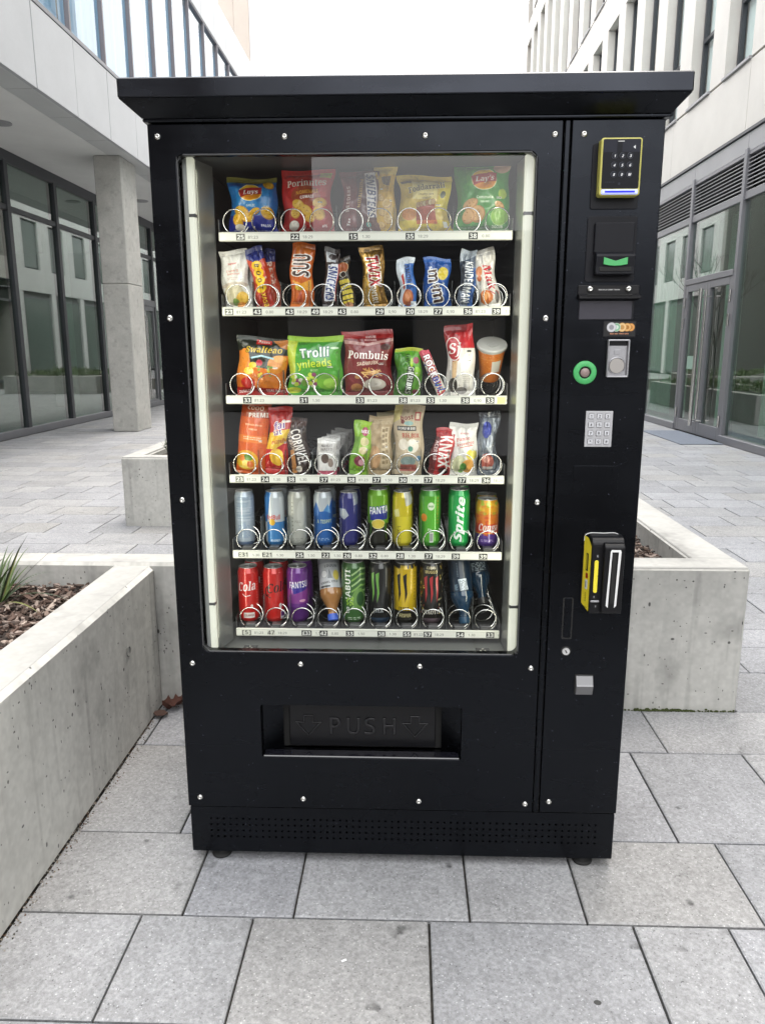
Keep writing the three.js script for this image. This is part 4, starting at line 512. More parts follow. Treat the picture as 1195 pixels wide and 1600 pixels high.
    const u = new THREE.Shape(); [[0.4815, 0.752], [0.4865, 0.747], [0.4895, 0.883], [0.5045, 0.883], [0.501, 0.747], [0.506, 0.752], [0.5105, 0.884], [0.5085, 0.8885], [0.488, 0.8885], [0.4855, 0.884]].forEach((p, i) => (i ? u.lineTo(...p) : u.moveTo(...p))); P('slot_outline', plate(u, 0.0588, 0.0603, 0.0004, 3), M.whitePlastic, plateT); P('card_slot', box(0.4915, 0.5, 0.757, 0.879, 0.0586, 0.0593, 0.0003), M.rubber, plateT);
    P('chip_shelf', box(0.4485, 0.469, 0.756, 0.7605, 0.043, 0.0485, 0.001), M.silver, plateT); const it = canv(64, 160, (c) => { fillc(c, '#0e0e10'); tx(c, 'M', 0.45, 0.12, 0.16, '#b9b9bd'); tx(c, 'R', 0.45, 0.6, 0.15, '#b9b9bd'); tx(c, 'U', 0.55, 0.88, 0.15, '#b9b9bd'); }); for (const [x, y, v] of [[0.4605, 0.869, 0.88], [0.4575, 0.7685, 0.4], [0.4615, 0.7455, 0.12]]) { const g = new THREE.PlaneGeometry(0.009, 0.0085), q = g.attributes.uv; for (let i = 0; i < 4; i++) q.setY(i, v - 0.09 + q.getY(i) * 0.18); g.translate(x, y, 0.0442); P('print', g, std({ map: it, roughness: 0.4 }), plateT); } }
}
// ----- shelves: tray, price rail, spirals, dividers -----
const ROW = [1.621, 1.447, 1.2325, 1.031, 0.83, 0.614], LANE = (i) => -0.407 + 0.07 * i;
{
  const wireGeo = (() => { const pts = [], r = 0.0285; for (let i = 0; i <= 40; i++) { const a = -Math.PI / 2 - 0.5 + i / 40 * 6.0; pts.push(new THREE.Vector3(r * Math.cos(a), r * Math.sin(a), -0.138 - 0.004 * i / 40)); } const a0 = -Math.PI / 2 - 0.5 + 6.0; for (let i = 1; i <= 168; i++) { const a = a0 + i / 24 * Math.PI * 2; pts.push(new THREE.Vector3(r * Math.cos(a), r * Math.sin(a), -0.142 - i / 24 * 0.062)); } return new THREE.TubeGeometry(new THREE.CatmullRomCurve3(pts), 420, 0.00155, 6); })();
  const wireM = wireGeo.clone(); wireM.scale(-1, 1, 1); { const ix = wireM.index.array; for (let i = 0; i < ix.length; i += 3) { const t = ix[i]; ix[i] = ix[i + 1]; ix[i + 1] = t; } wireM.computeVertexNormals(); }
  const nums = [['25:.075:g', '22:.262', '15:.461', '35:.654', '38:.867'], ['23:.025:g', '43:.124', '43:.237', '49:.327', '43:.42', '29:.551', '20:.656', '27:.752', '36:.855', '39:.953'], ['33:.077', '31:.28', '33:.48', '38:.633', '33:.73', '38:.853', '33:.94'], ['23:.038:g', '24:.131', '38:.227', '37:.346', '38:.447', '37:.538', '30:.634', '37:.725', '37:.847', '36:.934'], ['E31:.04:w', 'E21:.13:w', '25:.251', '22:.348', '26:.428', '32:.524', '28:.625', '37:.73', '39:.83', '39:.931'], ['[5]:.04:w', '47:.134:w', '£33:.27', '42:.335', '33:.435', '38:.555', '55:.652', '57:.73', '54:.853', '33:.966']];
  ROW.forEach((y, r) => {
    const tray = part('shelf_tray', muv(merge([cb(-0.444, 0.2575, y - 0.014, y - 0.005, -0.62, -0.1335, 0.001), cb(-0.446, -0.4435, y - 0.018, y + 0.03, -0.62, -0.134, 0.0005), cb(0.257, 0.2595, y - 0.018, y + 0.03, -0.62, -0.134, 0.0005)])), M.tray, machine);
    const rail = canv(1400, 48, (c) => { fillc(c, '#e4e4da'); fillc(c, '#cdcdc3', 0, 0.0, 1, 0.12); fillc(c, '#c2c2b8', 0, 0.9, 1, 0.1); fillc(c, '#cbcbc0', 0, 0.16, 1, 0.06); nums[r].forEach((e) => { const [n, x, k] = e.split(':'), X = +x, w = 0.03 + (n.length > 2 ? 0.008 : 0); if (k === 'w') { fillc(c, '#cfcfc4', X - w / 2, 0.2, w, 0.66); tx(c, n, X, 0.54, 0.66, '#2a2a28', { f: 'monospace' }); } else { fillc(c, k === 'g' ? '#6c6c66' : '#20201f', X - w / 2, 0.2, w, 0.68); tx(c, n, X, 0.55, 0.66, '#f2f2ec', { mw: w * 0.86 }); } if (n !== '39' || r < 4) { fillc(c, '#e4e4da', X + w / 2 + 0.006, 0.22, 0.044, 0.64); tx(c, pick(['0,90', '1.30', '81:23', '0.80', '18:29', '1.50']), X + w / 2 + 0.028, 0.55, 0.42, '#6d6d66', { thin: true, mw: 0.036 }); } }); if (r === 2) fillc(c, '#dfe08e', 0.965, 0.15, 0.03, 0.75); });
    const g = cb(-0.4445, 0.258, y - 0.0215, y + 0.0005, -0.133, -0.1265, 0.0015), p = g.attributes.position, n = g.attributes.normal, u = new Float32Array(p.count * 2); for (let i = 0; i < p.count; i++) { const f = n.getZ(i) > 0.5; u[i * 2] = (p.getX(i) + 0.4445) / 0.7025; u[i * 2 + 1] = f ? (p.getY(i) - y + 0.0215) / 0.022 : 0.02; } g.setAttribute('uv', new THREE.BufferAttribute(u, 2)); part('price_rail', g, std({ map: rail, roughness: 0.34, metalness: 0.12 }), tray);
    const pairs = r === 0 ? [0, 2, 4, 6, 8] : r === 2 ? [0, 2, 4] : [];
    for (let i = 0; i < 10; i++) { part('spiral', pairs.some((a) => a + 1 === i) ? wireM : wireGeo, M.wire, tray, [LANE(i), y + 0.0255, 0]); if (i < 9 && !pairs.includes(i)) part('divider', box(LANE(i) + 0.0345, LANE(i) + 0.0355, y - 0.004, y + (r < 4 ? 0.062 : 0.085), -0.6, -0.148, 0.0003), M.divider, tray);
      if (r > 3) part('clip', muv(merge([cb(LANE(i) - 0.0125, LANE(i) + 0.0125, y - 0.004, y + 0.009, -0.1365, -0.1345, 0.0005), cb(LANE(i) - 0.0125, LANE(i) + 0.0125, y + 0.006, y + 0.009, -0.158, -0.137, 0.0005)])), M.clip, tray); }
  });
}

// ---------- snacks and drinks ----------
// a sealed bag: bulging front and back, crimped seals at top and bottom
function sheets(w, h, d, o, v0, v1, nv) {
  const { flare = 0.07, seal = 0.075, wr = 1.6, sd = 1, nu = 18, tear = 0 } = o, out = [];
  for (const s of [1, -1]) {
    const P = [], U = [], I = [];
    for (let j = 0; j <= nv; j++) for (let i = 0; i <= nu; i++) {
      const u = i / nu, v = v0 + (v1 - v0) * j / nv, t = Math.min(1, Math.max(0, (v - seal) / (1 - 2 * seal))), b = Math.pow(Math.sin(Math.PI * t), 0.55), a = Math.abs(2 * u - 1), e = Math.pow(Math.max(0, 1 - Math.pow(a, 2.4)), 0.72);
      const inS = t <= 0 || t >= 1, end = Math.min(t, 1 - t);
      let z = s * (d / 2 * b * e + 0.0005); const k = Math.exp(-end * 7) * (inS ? 0.25 : 1);
      z += wr * k * 0.0042 * (Math.sin(u * 21 + sd * 3 + v * 9) + 0.7 * Math.sin(u * 37 + sd * 5)) * (0.25 + e) * (inS ? 0 : 1) * 0.55;
      z += wr * (vn(u * 5 + sd, v * 7, 64, 64, 200 + sd) - 0.5) * 0.009 * e * b + wr * (vn(u * 12 + sd, v * 14, 64, 64, 220 + sd) - 0.5) * 0.0035 * e * b;
      if (inS) z += Math.sin(u * 130) * 0.00035 * s * 0 + Math.sin(v * h * 2200) * 0.0005 + 0.004 * Math.sin(u * 4 + sd * 2) * (t >= 1 ? 1 : 0.4);
      else z += 0.004 * Math.sin(u * 4 + sd * 2) * (t > 0.5 ? 1 : 0.4) * k;
      const x = (u - 0.5) * w * (1 - flare * Math.pow(Math.sin(Math.PI * t), 0.7)) + wr * 0.002 * Math.sin(v * 9 + sd * 2) * (a), y = v * h + (t >= 1 ? 0.0025 * Math.sin(u * 5 + sd) : 0) - (t > 0.8 && tear ? tear * (u < 0.5 ? 0.5 - u : 0) * (t - 0.8) : 0);
      P.push(x, y, z); U.push(s > 0 ? u : 1 - u, v);
    }
    for (let j = 0; j < nv; j++) for (let i = 0; i < nu; i++) { const a = j * (nu + 1) + i, b = a + 1, c = a + nu + 1, e = c + 1; if (s > 0) I.push(a, b, e, a, e, c); else I.push(a, e, b, a, c, e); }
    const g = new THREE.BufferGeometry(); g.setAttribute('position', new THREE.Float32BufferAttribute(P, 3)); g.setAttribute('uv', new THREE.Float32BufferAttribute(U, 2)); g.setIndex(I); g.computeVertexNormals(); out.push(g);
  }
  return mergeGeometries(out);
}
let bagNo = 0;
function bag(name, label, cat, row, x, w, h, o, draw) {
  const d = o.d ?? 0.042, sd = ++bagNo * 1.37, g = thing(name, label, cat, [x, ROW[row] - 0.004 + (o.up || 0), -0.148 - d / 2 - (o.back || 0)], o.group), S = o.seal ?? 0.075, q = { ...o, sd, seal: S };
  const mat = phy({ map: o.tex || canv(Math.max(64, 360 * w / h), 360, (c, W, H) => { draw(c, W, H); for (let i = 0; i < 260; i++) { const q = rnd(); oval(c, rnd(), rnd(), 0.006 + 0.03 * rnd(), 0.004 + 0.012 * rnd(), q < 0.5 ? 'rgba(255,245,225,0.07)' : 'rgba(30,12,6,0.08)', { rot: rnd() * 180 }); } small(c, 0.12, 0.895, 0.5, 2, 'rgba(245,240,230,0.55)', 0.008); fillc(c, 'rgba(240,238,232,0.8)', 0.74, 0.5, 0.1, 0.03); small(c, 0.745, 0.506, 0.09, 1, 'rgba(40,30,26,0.8)', 0.014); }), roughness: o.rough ?? 0.3, metalness: o.metal ?? 0.0, clearcoat: o.coat ?? 0.55, clearcoatRoughness: 0.14, bumpMap: foilB, bumpScale: 0.0013 * (o.wr ?? 1) });
  part('pouch', sheets(w, h, d, q, S, 1 - S, 26), mat, g); part('bottom_seal', sheets(w, h, d, q, 0, S, 4), mat, g); part('top_seal', sheets(w, h, d, q, 1 - S, 1, 4), mat, g);
  g.rotation.set(o.rx ?? -0.05, o.ry || 0, (o.rz || 0)); return g;
}
const crisps = (c, list, a = '#e9b52c', b = '#c98a1a', dots = '#b5761a') => list.forEach(([x, y, rx, ry, r]) => { oval(c, x, y, rx, ry, b, { rot: r }); oval(c, x - rx * 0.08, y - ry * 0.1, rx * 0.9, ry * 0.85, a, { rot: r }); for (let i = 0; i < 7; i++) oval(c, x + (rnd() - 0.5) * rx * 1.2, y + (rnd() - 0.5) * ry * 1.2, 0.012, 0.006, dots); });
const crispLogo = (c, x, y, s, word) => { oval(c, x, y, s, s * 0.62, '#f4c52e', { st: '#f7efd0', lw: 0.01 }); oval(c, x, y + s * 0.2, s * 0.86, s * 0.34, '#e8941f'); const W = c.canvas.width, H = c.canvas.height; c.save(); c.translate(x * W, (y - 0.01) * H); c.rotate(-0.08); c.beginPath(); c.moveTo(-s * 1.02 * W, -s * 0.22 * H); c.quadraticCurveTo(0, -s * 0.42 * H, s * 1.04 * W, -s * 0.3 * H); c.lineTo(s * 0.96 * W, s * 0.24 * H); c.quadraticCurveTo(0, s * 0.1 * H, -s * 0.9 * W, s * 0.34 * H); c.closePath(); c.fillStyle = '#a5201d'; c.fill(); c.restore(); tx(c, word, x, y - 0.012, s * 0.44, '#ffffff', { it: true, f: 'serif', rot: -5, sx: 1.1 }); };

// top shelf
bag('crisp_bag', 'blue crisp bag with golden crisps, beside the light strip on the top shelf', 'crisps', 0, -0.367, 0.122, 0.136, { d: 0.05, flare: 0.08 }, (c) => { fillc(c, '#1f6fb8'); fillc(c, '#2f86cc', 0.15, 0.2, 0.7, 0.35); fillc(c, '#27308f', 0, 0.66, 1, 0.34); fillc(c, '#6d6a2a', 0, 0, 1, 0.09); fillc(c, '#1d4f98', 0, 0.1, 1, 0.06); crispLogo(c, 0.46, 0.28, 0.24, 'Luys'); tx(c, 'GARLIC', 0.47, 0.5, 0.05, '#d7e7f2'); crisps(c, [[0.27, 0.6, 0.17, 0.09, 20], [0.55, 0.6, 0.12, 0.06, -20], [0.2, 0.74, 0.13, 0.09, 60], [0.4, 0.7, 0.14, 0.08, 0], [0.82, 0.62, 0.15, 0.1, 30], [0.84, 0.14, 0.12, 0.07, 20]]); oval(c, 0.24, 0.86, 0.1, 0.06, '#e9dfd2'); tx(c, 'PALOS', 0.78, 0.83, 0.06, '#ffffff'); small(c, 0.1, 0.9, 0.8, 2, '#8f97cf'); });
bag('crisp_bag', 'red crisp bag with white lettering and yellow shells on the top shelf', 'crisps', 0, -0.235, 0.132, 0.153, { d: 0.052, flare: 0.12 }, (c) => { fillc(c, '#c02422'); fillc(c, '#a91a1c', 0, 0.62, 1, 0.38); fillc(c, '#d23a30', 0.2, 0.05, 0.5, 0.12); fillc(c, '#b0b82c', 0.74, 0.06, 0.2, 0.07); oval(c, 0.5, 0.42, 0.3, 0.16, '#a5431d'); tx(c, 'Porinntes', 0.5, 0.22, 0.14, '#f6f1e8', { rot: -3, mw: 0.78, f: 'serif' }); tx(c, 'NOMINALI', 0.52, 0.36, 0.075, '#f0b83a', { rot: -6 }); tx(c, 'COMASS', 0.52, 0.44, 0.06, '#ffffff', { rot: -6 }); crisps(c, [[0.34, 0.56, 0.13, 0.08, 20], [0.78, 0.52, 0.15, 0.08, -10], [0.26, 0.68, 0.1, 0.07, 0], [0.5, 0.64, 0.13, 0.08, 30], [0.74, 0.68, 0.12, 0.1, 60], [0.56, 0.75, 0.1, 0.06, 0]], '#e6bb4a', '#c88d2a'); oval(c, 0.24, 0.85, 0.1, 0.07, '#ece6dc', { st: '#b9b0a2', lw: 0.006 }); tx(c, 'a95', 0.83, 0.86, 0.05, '#ffffff'); });
bag('chocolate_bag', 'dark brown sharing bag with a white band of sideways blue lettering', 'chocolate', 0, -0.105, 0.096, 0.148, { d: 0.04, flare: 0.1 }, (c) => { fillc(c, '#4b1a1c'); fillc(c, '#6a2326', 0, 0, 0.4, 1); tx(c, 'REEDERS', 0.16, 0.45, 0.09, '#d9c9c4', { rot: -90, sx: 1.1 }); tx(c, 'POTIRTETIIN', 0.5, 0.36, 0.075, '#c9a23e', { rot: 97 }); poly(c, [[0.6, 0.04], [0.88, 0.02], [0.98, 0.72], [0.72, 0.74]], '#ece9ea'); tx(c, 'SNIBTERS', 0.79, 0.38, 0.2, '#1f3368', { rot: 85, it: true, mw: 1.05 }); fillc(c, '#5a2a1e', 0.7, 0.76, 0.3, 0.24); tx(c, 'Tex', 0.2, 0.8, 0.07, '#ffffff', { rot: -80 }); oval(c, 0.72, 0.84, 0.06, 0.04, '#2f9a8c'); });
bag('nut_bag', 'tall narrow yellow bag of nuts beside the dark brown sharing bag', 'nuts', 0, -0.047, 0.058, 0.163, { d: 0.03, flare: 0.16, back: 0.01 }, (c) => { fillc(c, '#e0b63c'); fillc(c, '#eccf6a', 0, 0, 1, 0.14); poly(c, [[0.35, 0.18], [0.8, 0.16], [0.75, 0.3], [0.45, 0.28]], '#574518'); crisps(c, [[0.3, 0.48, 0.2, 0.05, 30], [0.6, 0.56, 0.24, 0.06, -20], [0.4, 0.68, 0.24, 0.06, 10], [0.65, 0.78, 0.22, 0.06, 40], [0.35, 0.86, 0.2, 0.05, 0]], '#e6c478', '#c39445'); fillc(c, '#fff5dc', 0.3, 0.34, 0.12, 0.03); });
bag('crisp_bag', 'yellow snack bag with dark lettering and a red box picture on the top shelf', 'crisps', 0, 0.049, 0.134, 0.138, { d: 0.05, flare: 0.14, tear: 0.02 }, (c) => { fillc(c, '#d9bd4a'); fillc(c, '#e2c92a', 0, 0.76, 1, 0.24); fillc(c, '#efdf8f', 0.25, 0.12, 0.5, 0.3); fillc(c, '#d8c61c', 0.78, 0.1, 0.22, 0.5); fillc(c, '#6b5a22', 0.05, 0.1, 0.2, 0.04); tx(c, 'Foddarrali', 0.52, 0.22, 0.13, '#5f5342', { rot: -8, mw: 0.72, f: 'serif', st: '#e8dca0', lw: 0.14 }); tx(c, 'Creamy corn', 0.52, 0.34, 0.05, '#8b7440'); tx(c, 'MINILES', 0.54, 0.4, 0.045, '#8b7440'); poly(c, [[0.34, 0.5], [0.72, 0.42], [0.74, 0.76], [0.34, 0.78]], '#a5441d'); for (let i = 0; i < 6; i++) oval(c, 0.38 + i * 0.06, 0.52 - i * 0.01, 0.045, 0.05, pick(['#d8c79a', '#c9a97a', '#b88a5a']), { st: '#7d4d26', lw: 0.006 }); oval(c, 0.2, 0.66, 0.14, 0.1, '#d88a2c'); fillc(c, '#cf6a1c', 0.35, 0.76, 0.4, 0.06); oval(c, 0.86, 0.34, 0.05, 0.06, '#3d4a1c', { rot: 20 }); fillc(c, '#e8e8dc', 0.86, 0.78, 0.08, 0.1); });
bag('crisp_bag', 'green crisp bag with a red and yellow oval logo on the top shelf', 'crisps', 0, 0.189, 0.137, 0.17, { d: 0.055, flare: 0.09 }, (c) => { fillc(c, '#3f9433'); fillc(c, '#57a83e', 0.2, 0.05, 0.5, 0.3); fillc(c, '#2e7a2a', 0, 0.88, 1, 0.12); fillc(c, '#57a47a', 0, 0, 1, 0.06); oval(c, 0.84, 0.1, 0.16, 0.08, '#c7a189'); crispLogo(c, 0.52, 0.27, 0.23, "Lay's"); tx(c, 'Commata', 0.52, 0.51, 0.055, '#e6f2dc'); tx(c, 'DOUMI', 0.52, 0.57, 0.04, '#d6e8c8'); crisps(c, [[0.25, 0.6, 0.15, 0.07, -20], [0.4, 0.73, 0.14, 0.11, 20], [0.24, 0.76, 0.12, 0.09, 60], [0.8, 0.62, 0.1, 0.05, 30]], '#dfae6c', '#b97f3e'); oval(c, 0.86, 0.46, 0.08, 0.07, '#a8c93a', { rot: 20 }); oval(c, 0.82, 0.76, 0.17, 0.11, '#8cc24a', { st: '#d8ecb0', lw: 0.006 }); tx(c, 'OGCUB', 0.78, 0.89, 0.05, '#f2f6ea'); });
// second shelf
bag('wrap_pack', 'white sandwich wrap pack with red lettering standing by the light strip on the second shelf', 'sandwich', 1, -0.41, 0.07, 0.143, { d: 0.034, flare: 0.05, rz: 0.09, rough: 0.5 }, (c) => { fillc(c, '#e9e6df'); tx(c, 'Saguur', 0.46, 0.24, 0.05, '#c8362c'); tx(c, 'Cruase II', 0.45, 0.36, 0.05, '#d98d7c'); tx(c, 'boeicreac', 0.5, 0.41, 0.05, '#d98d7c'); small(c, 0.25, 0.47, 0.45, 2, '#d3b8ae'); oval(c, 0.5, 0.6, 0.5, 0.05, '#cdbfae'); oval(c, 0.42, 0.76, 0.38, 0.17, '#d9cfae'); oval(c, 0.68, 0.84, 0.2, 0.13, '#e5b84a', { rot: 20 }); oval(c, 0.44, 0.88, 0.12, 0.06, '#7c9c4a'); oval(c, 0.62, 0.94, 0.16, 0.06, '#dd9138'); });
bag('chocolate_bar', 'orange-red bar with a blue top and yellow letter blobs leaning on the second shelf', 'chocolate bar', 1, -0.338, 0.044, 0.152, { d: 0.024, flare: 0.0, rz: 0.2 }, (c) => { fillc(c, '#bf3d1c'); poly(c, [[0, 0], [1, 0], [1, 0.2], [0.4, 0.26], [0, 0.16]], '#27317c'); fillc(c, '#a82a1c', 0, 0.75, 1, 0.25); [0.3, 0.42, 0.54, 0.66].forEach((y, i) => oval(c, 0.45, y, 0.3, 0.075, '#f2c51f')); ['B', 'O', 'O', 'T'].forEach((l, i) => tx(c, l, 0.45, 0.3 + i * 0.12, 0.1, '#2a1710', { rot: 100 })); tx(c, 'XASB', 0.5, 0.85, 0.11, '#f0cf3c', { rot: 90, sx: 0.8 }); });
bag('chocolate_bag', 'orange chocolate bag with a big sideways white and brown word on the second shelf', 'chocolate', 1, -0.254, 0.056, 0.158, { d: 0.03, flare: 0.0, rz: -0.04 }, (c) => { fillc(c, '#cf6420'); fillc(c, '#dd7a30', 0.15, 0.04, 0.7, 0.14); tx(c, 'SUU', 0.5, 0.34, 0.36, '#3a1a10', { rot: -90, st: '#f3efe9', lw: 0.14, mw: 1.4, sx: 0.7 }); poly(c, [[0.1, 0.56], [0.5, 0.62], [0.95, 0.54], [0.9, 0.72], [0.3, 0.7]], '#e9a22c'); oval(c, 0.4, 0.68, 0.2, 0.04, '#cfae24'); poly(c, [[0.2, 0.92], [0.5, 0.7], [0.62, 0.94]], '#b8502a'); fillc(c, '#df7a35', 0, 0.9, 1, 0.1); });
bag('chocolate_bar', 'slim dark brown bar with a white band of sideways blue lettering on the second shelf', 'chocolate bar', 1, -0.183, 0.038, 0.146, { d: 0.02, flare: 0.0, rz: -0.08 }, (c) => { fillc(c, '#2b1a18'); fillc(c, '#cfd1d6', 0.1, 0.08, 0.62, 0.16); oval(c, 0.5, 0.15, 0.25, 0.05, '#4a4040'); poly(c, [[0.2, 0.28], [0.9, 0.26], [0.85, 0.86], [0.15, 0.88]], '#e9e9ee'); fillc(c, '#b5342c', 0.84, 0.26, 0.06, 0.6); tx(c, 'SNICKERS', 0.52, 0.57, 0.21, '#253a80', { rot: 90, it: true, mw: 2.15 }); fillc(c, '#241514', 0, 0.9, 1, 0.1); });
bag('chocolate_bar', 'small black and yellow striped bar on the second shelf beside the gold bar', 'chocolate bar', 1, -0.135, 0.04, 0.124, { d: 0.022, flare: 0.12, rz: 0.16 }, (c) => { fillc(c, '#2a2013'); oval(c, 0.5, 0.2, 0.42, 0.1, '#a5562a', { st: '#d9b98a', lw: 0.01 }); oval(c, 0.52, 0.33, 0.2, 0.06, '#17120c', { st: '#d9d2c0', lw: 0.01 }); for (let i = 0; i < 5; i++) poly(c, [[0.15, 0.45 + i * 0.1], [0.85, 0.42 + i * 0.1], [0.9, 0.5 + i * 0.1], [0.15, 0.52 + i * 0.1]], '#d9c447'); oval(c, 0.55, 0.93, 0.3, 0.06, '#c98f6f'); });
bag('chocolate_bar', 'shiny gold twin bar with sideways red and white lettering on the second shelf', 'chocolate bar', 1, -0.069, 0.06, 0.15, { d: 0.028, flare: 0.14, rz: 0.07, metal: 0.55, rough: 0.26, wr: 1.3 }, (c) => { fillc(c, '#a97f31'); fillc(c, '#c49b45', 0.1, 0.12, 0.2, 0.8); fillc(c, '#8a6424', 0.75, 0.1, 0.2, 0.85); tx(c, 'TWIX', 0.52, 0.38, 0.3, '#b3202a', { rot: 83, st: '#f6efe4', lw: 0.14, mw: 1.25, it: true }); tx(c, 'TWIRL', 0.5, 0.77, 0.13, '#f4efe2', { rot: 85, mw: 0.8 }); });
bag('chocolate_bar', 'small blue and white bar with a wafer picture on the second shelf', 'chocolate bar', 1, 0.013, 0.045, 0.122, { d: 0.022, flare: 0.14, rz: 0.08 }, (c) => { fillc(c, '#2565b5'); fillc(c, '#dfe6ec', 0, 0, 1, 0.12); poly(c, [[0, 0.1], [0.45, 0.1], [0.4, 0.9], [0, 1]], '#d5dee8'); tx(c, 'AMORES', 0.62, 0.38, 0.15, '#15224c', { rot: 84, mw: 1.3 }); poly(c, [[0.2, 0.35], [0.34, 0.3], [0.34, 0.6], [0.22, 0.62]], '#b5352c'); oval(c, 0.5, 0.78, 0.32, 0.16, '#b5623a'); oval(c, 0.48, 0.76, 0.22, 0.1, '#d98d5c'); fillc(c, '#e6edf3', 0.65, 0.86, 0.35, 0.1); });
bag('chocolate_bag', 'blue sweets bag with large sideways brown and white letters on the second shelf', 'sweets', 1, 0.081, 0.067, 0.122, { d: 0.03, flare: 0.08 }, (c) => { fillc(c, '#1d4f9c'); fillc(c, '#2a63b5', 0, 0, 1, 0.1); oval(c, 0.72, 0.32, 0.2, 0.13, '#cdb62c'); tx(c, 'm', 0.38, 0.36, 0.34, '#3b1c12', { rot: 82, st: '#f2f0ee', lw: 0.12, sx: 0.9 }); tx(c, '&', 0.48, 0.56, 0.18, '#3b1c12', { rot: 82, st: '#f2f0ee', lw: 0.12 }); tx(c, 'm', 0.58, 0.74, 0.36, '#3b1c12', { rot: 82, st: '#f2f0ee', lw: 0.12, sx: 0.9 }); tx(c, 's', 0.24, 0.2, 0.12, '#f2f0ee', { rot: 82 }); small(c, 0.1, 0.9, 0.35, 2, '#7f9fd0'); });
bag('chocolate_bar', 'silver and blue bar with sideways white lettering leaning on the second shelf', 'chocolate bar', 1, 0.152, 0.038, 0.14, { d: 0.02, flare: 0.0, rz: -0.06, metal: 0.2 }, (c) => { fillc(c, '#5a6576'); poly(c, [[0, 0], [1, 0], [1, 0.1], [0, 0.22]], '#aab3bd'); fillc(c, '#23508f', 0.62, 0.3, 0.38, 0.7); fillc(c, '#2c3340', 0.05, 0.2, 0.3, 0.5); tx(c, 'KINDERMAN', 0.5, 0.55, 0.2, '#f2f4f6', { rot: 92, mw: 2.6, st: '#2a3550', lw: 0.1 }); });
bag('biscuit_bar', 'white wafer bar with red sideways lettering at the end of the second shelf', 'biscuit bar', 1, 0.213, 0.054, 0.143, { d: 0.026, flare: 0.06, rz: 0.16 }, (c) => { fillc(c, '#e2ddd6'); fillc(c, '#8f8b88', 0, 0, 1, 0.06); fillc(c, '#c8c5c2', 0, 0.06, 1, 0.06); oval(c, 0.22, 0.36, 0.14, 0.08, '#d58a5f'); oval(c, 0.2, 0.48, 0.1, 0.05, '#bf6a42'); oval(c, 0.72, 0.34, 0.1, 0.04, '#5a2b22'); tx(c, 'Mak2', 0.66, 0.52, 0.2, '#c92c3a', { rot: 82, it: true, f: 'serif' }); oval(c, 0.36, 0.8, 0.32, 0.12, '#d2783a', { rot: -20 }); oval(c, 0.34, 0.78, 0.2, 0.06, '#e6a05f', { rot: -20 }); oval(c, 0.85, 0.82, 0.1, 0.1, '#7c7774'); fillc(c, '#f4f1ec', 0.3, 0.93, 0.7, 0.07); });
bag('wrap_pack', 'plain white paper pack tucked behind the sandwich wrap', 'sandwich', 1, -0.378, 0.05, 0.137, { d: 0.026, back: 0.03, rz: -0.1, rough: 0.6 }, (c) => { fillc(c, '#dcdad6'); small(c, 0.2, 0.5, 0.5, 3, '#c0bcb6'); });
bag('chocolate_bar', 'second orange-red bar with a blue top, behind the one with yellow blobs', 'chocolate bar', 1, -0.318, 0.032, 0.148, { d: 0.02, back: 0.024, flare: 0, rz: 0.15 }, (c) => { fillc(c, '#b5482a'); fillc(c, '#2a3270', 0, 0, 1, 0.22); tx(c, 'REXA', 0.5, 0.4, 0.16, '#cfae9a', { rot: 90 }); });
// third shelf
bag('fruit_snack_bag', 'black and orange snack bag with fruit pictures and gold lettering', 'snack', 2, -0.362, 0.13, 0.148, { d: 0.05, flare: 0.04, rz: -0.05 }, (c) => { fillc(c, '#22281f'); poly(c, [[0, 0.25], [0.2, 0.2], [0.3, 0.5], [0.75, 0.55], [0.85, 0.3], [1, 0.3], [1, 1], [0, 1]], '#d9762a'); fillc(c, '#b2261f', 0, 0.86, 1, 0.14); poly(c, [[0.7, 0.04], [1, 0.02], [1, 0.2], [0.85, 0.16]], '#c07a3c'); oval(c, 0.12, 0.42, 0.12, 0.22, '#e98f37', { rot: 6 }); oval(c, 0.8, 0.46, 0.17, 0.15, '#d98b32'); oval(c, 0.84, 0.36, 0.13, 0.06, '#e3a046'); oval(c, 0.33, 0.48, 0.08, 0.05, '#e2c22b'); oval(c, 0.26, 0.58, 0.1, 0.06, '#efd248'); oval(c, 0.46, 0.44, 0.07, 0.055, '#b9263a'); for (let i = 0; i < 22; i++) oval(c, 0.42 + rnd() * 0.3, 0.5 + rnd() * 0.2, 0.03, 0.02, pick(['#5f8f33', '#d8c23a', '#b8342c', '#8aa83c'])); oval(c, 0.24, 0.78, 0.14, 0.09, '#c4302a'); oval(c, 0.66, 0.76, 0.2, 0.1, '#dd7f2c'); stroke(c, [[0.3, 0.36], [0.5, 0.32], [0.72, 0.36]], '#a9d3dd', 0.03); fillc(c, '#c0302a', 0.38, 0.05, 0.3, 0.08); tx(c, 'Pasea', 0.53, 0.085, 0.07, '#f2ece0'); tx(c, 'Swalteao', 0.52, 0.22, 0.14, '#e6c33a', { it: true, f: 'serif', mw: 0.75, st: '#2e2a12', lw: 0.12 }); tx(c, 'ZUMLOU', 0.18, 0.93, 0.06, '#f4ece6', { rot: -8 }); tx(c, 'SEAS ROSTI', 0.78, 0.9, 0.06, '#f4ece6'); });
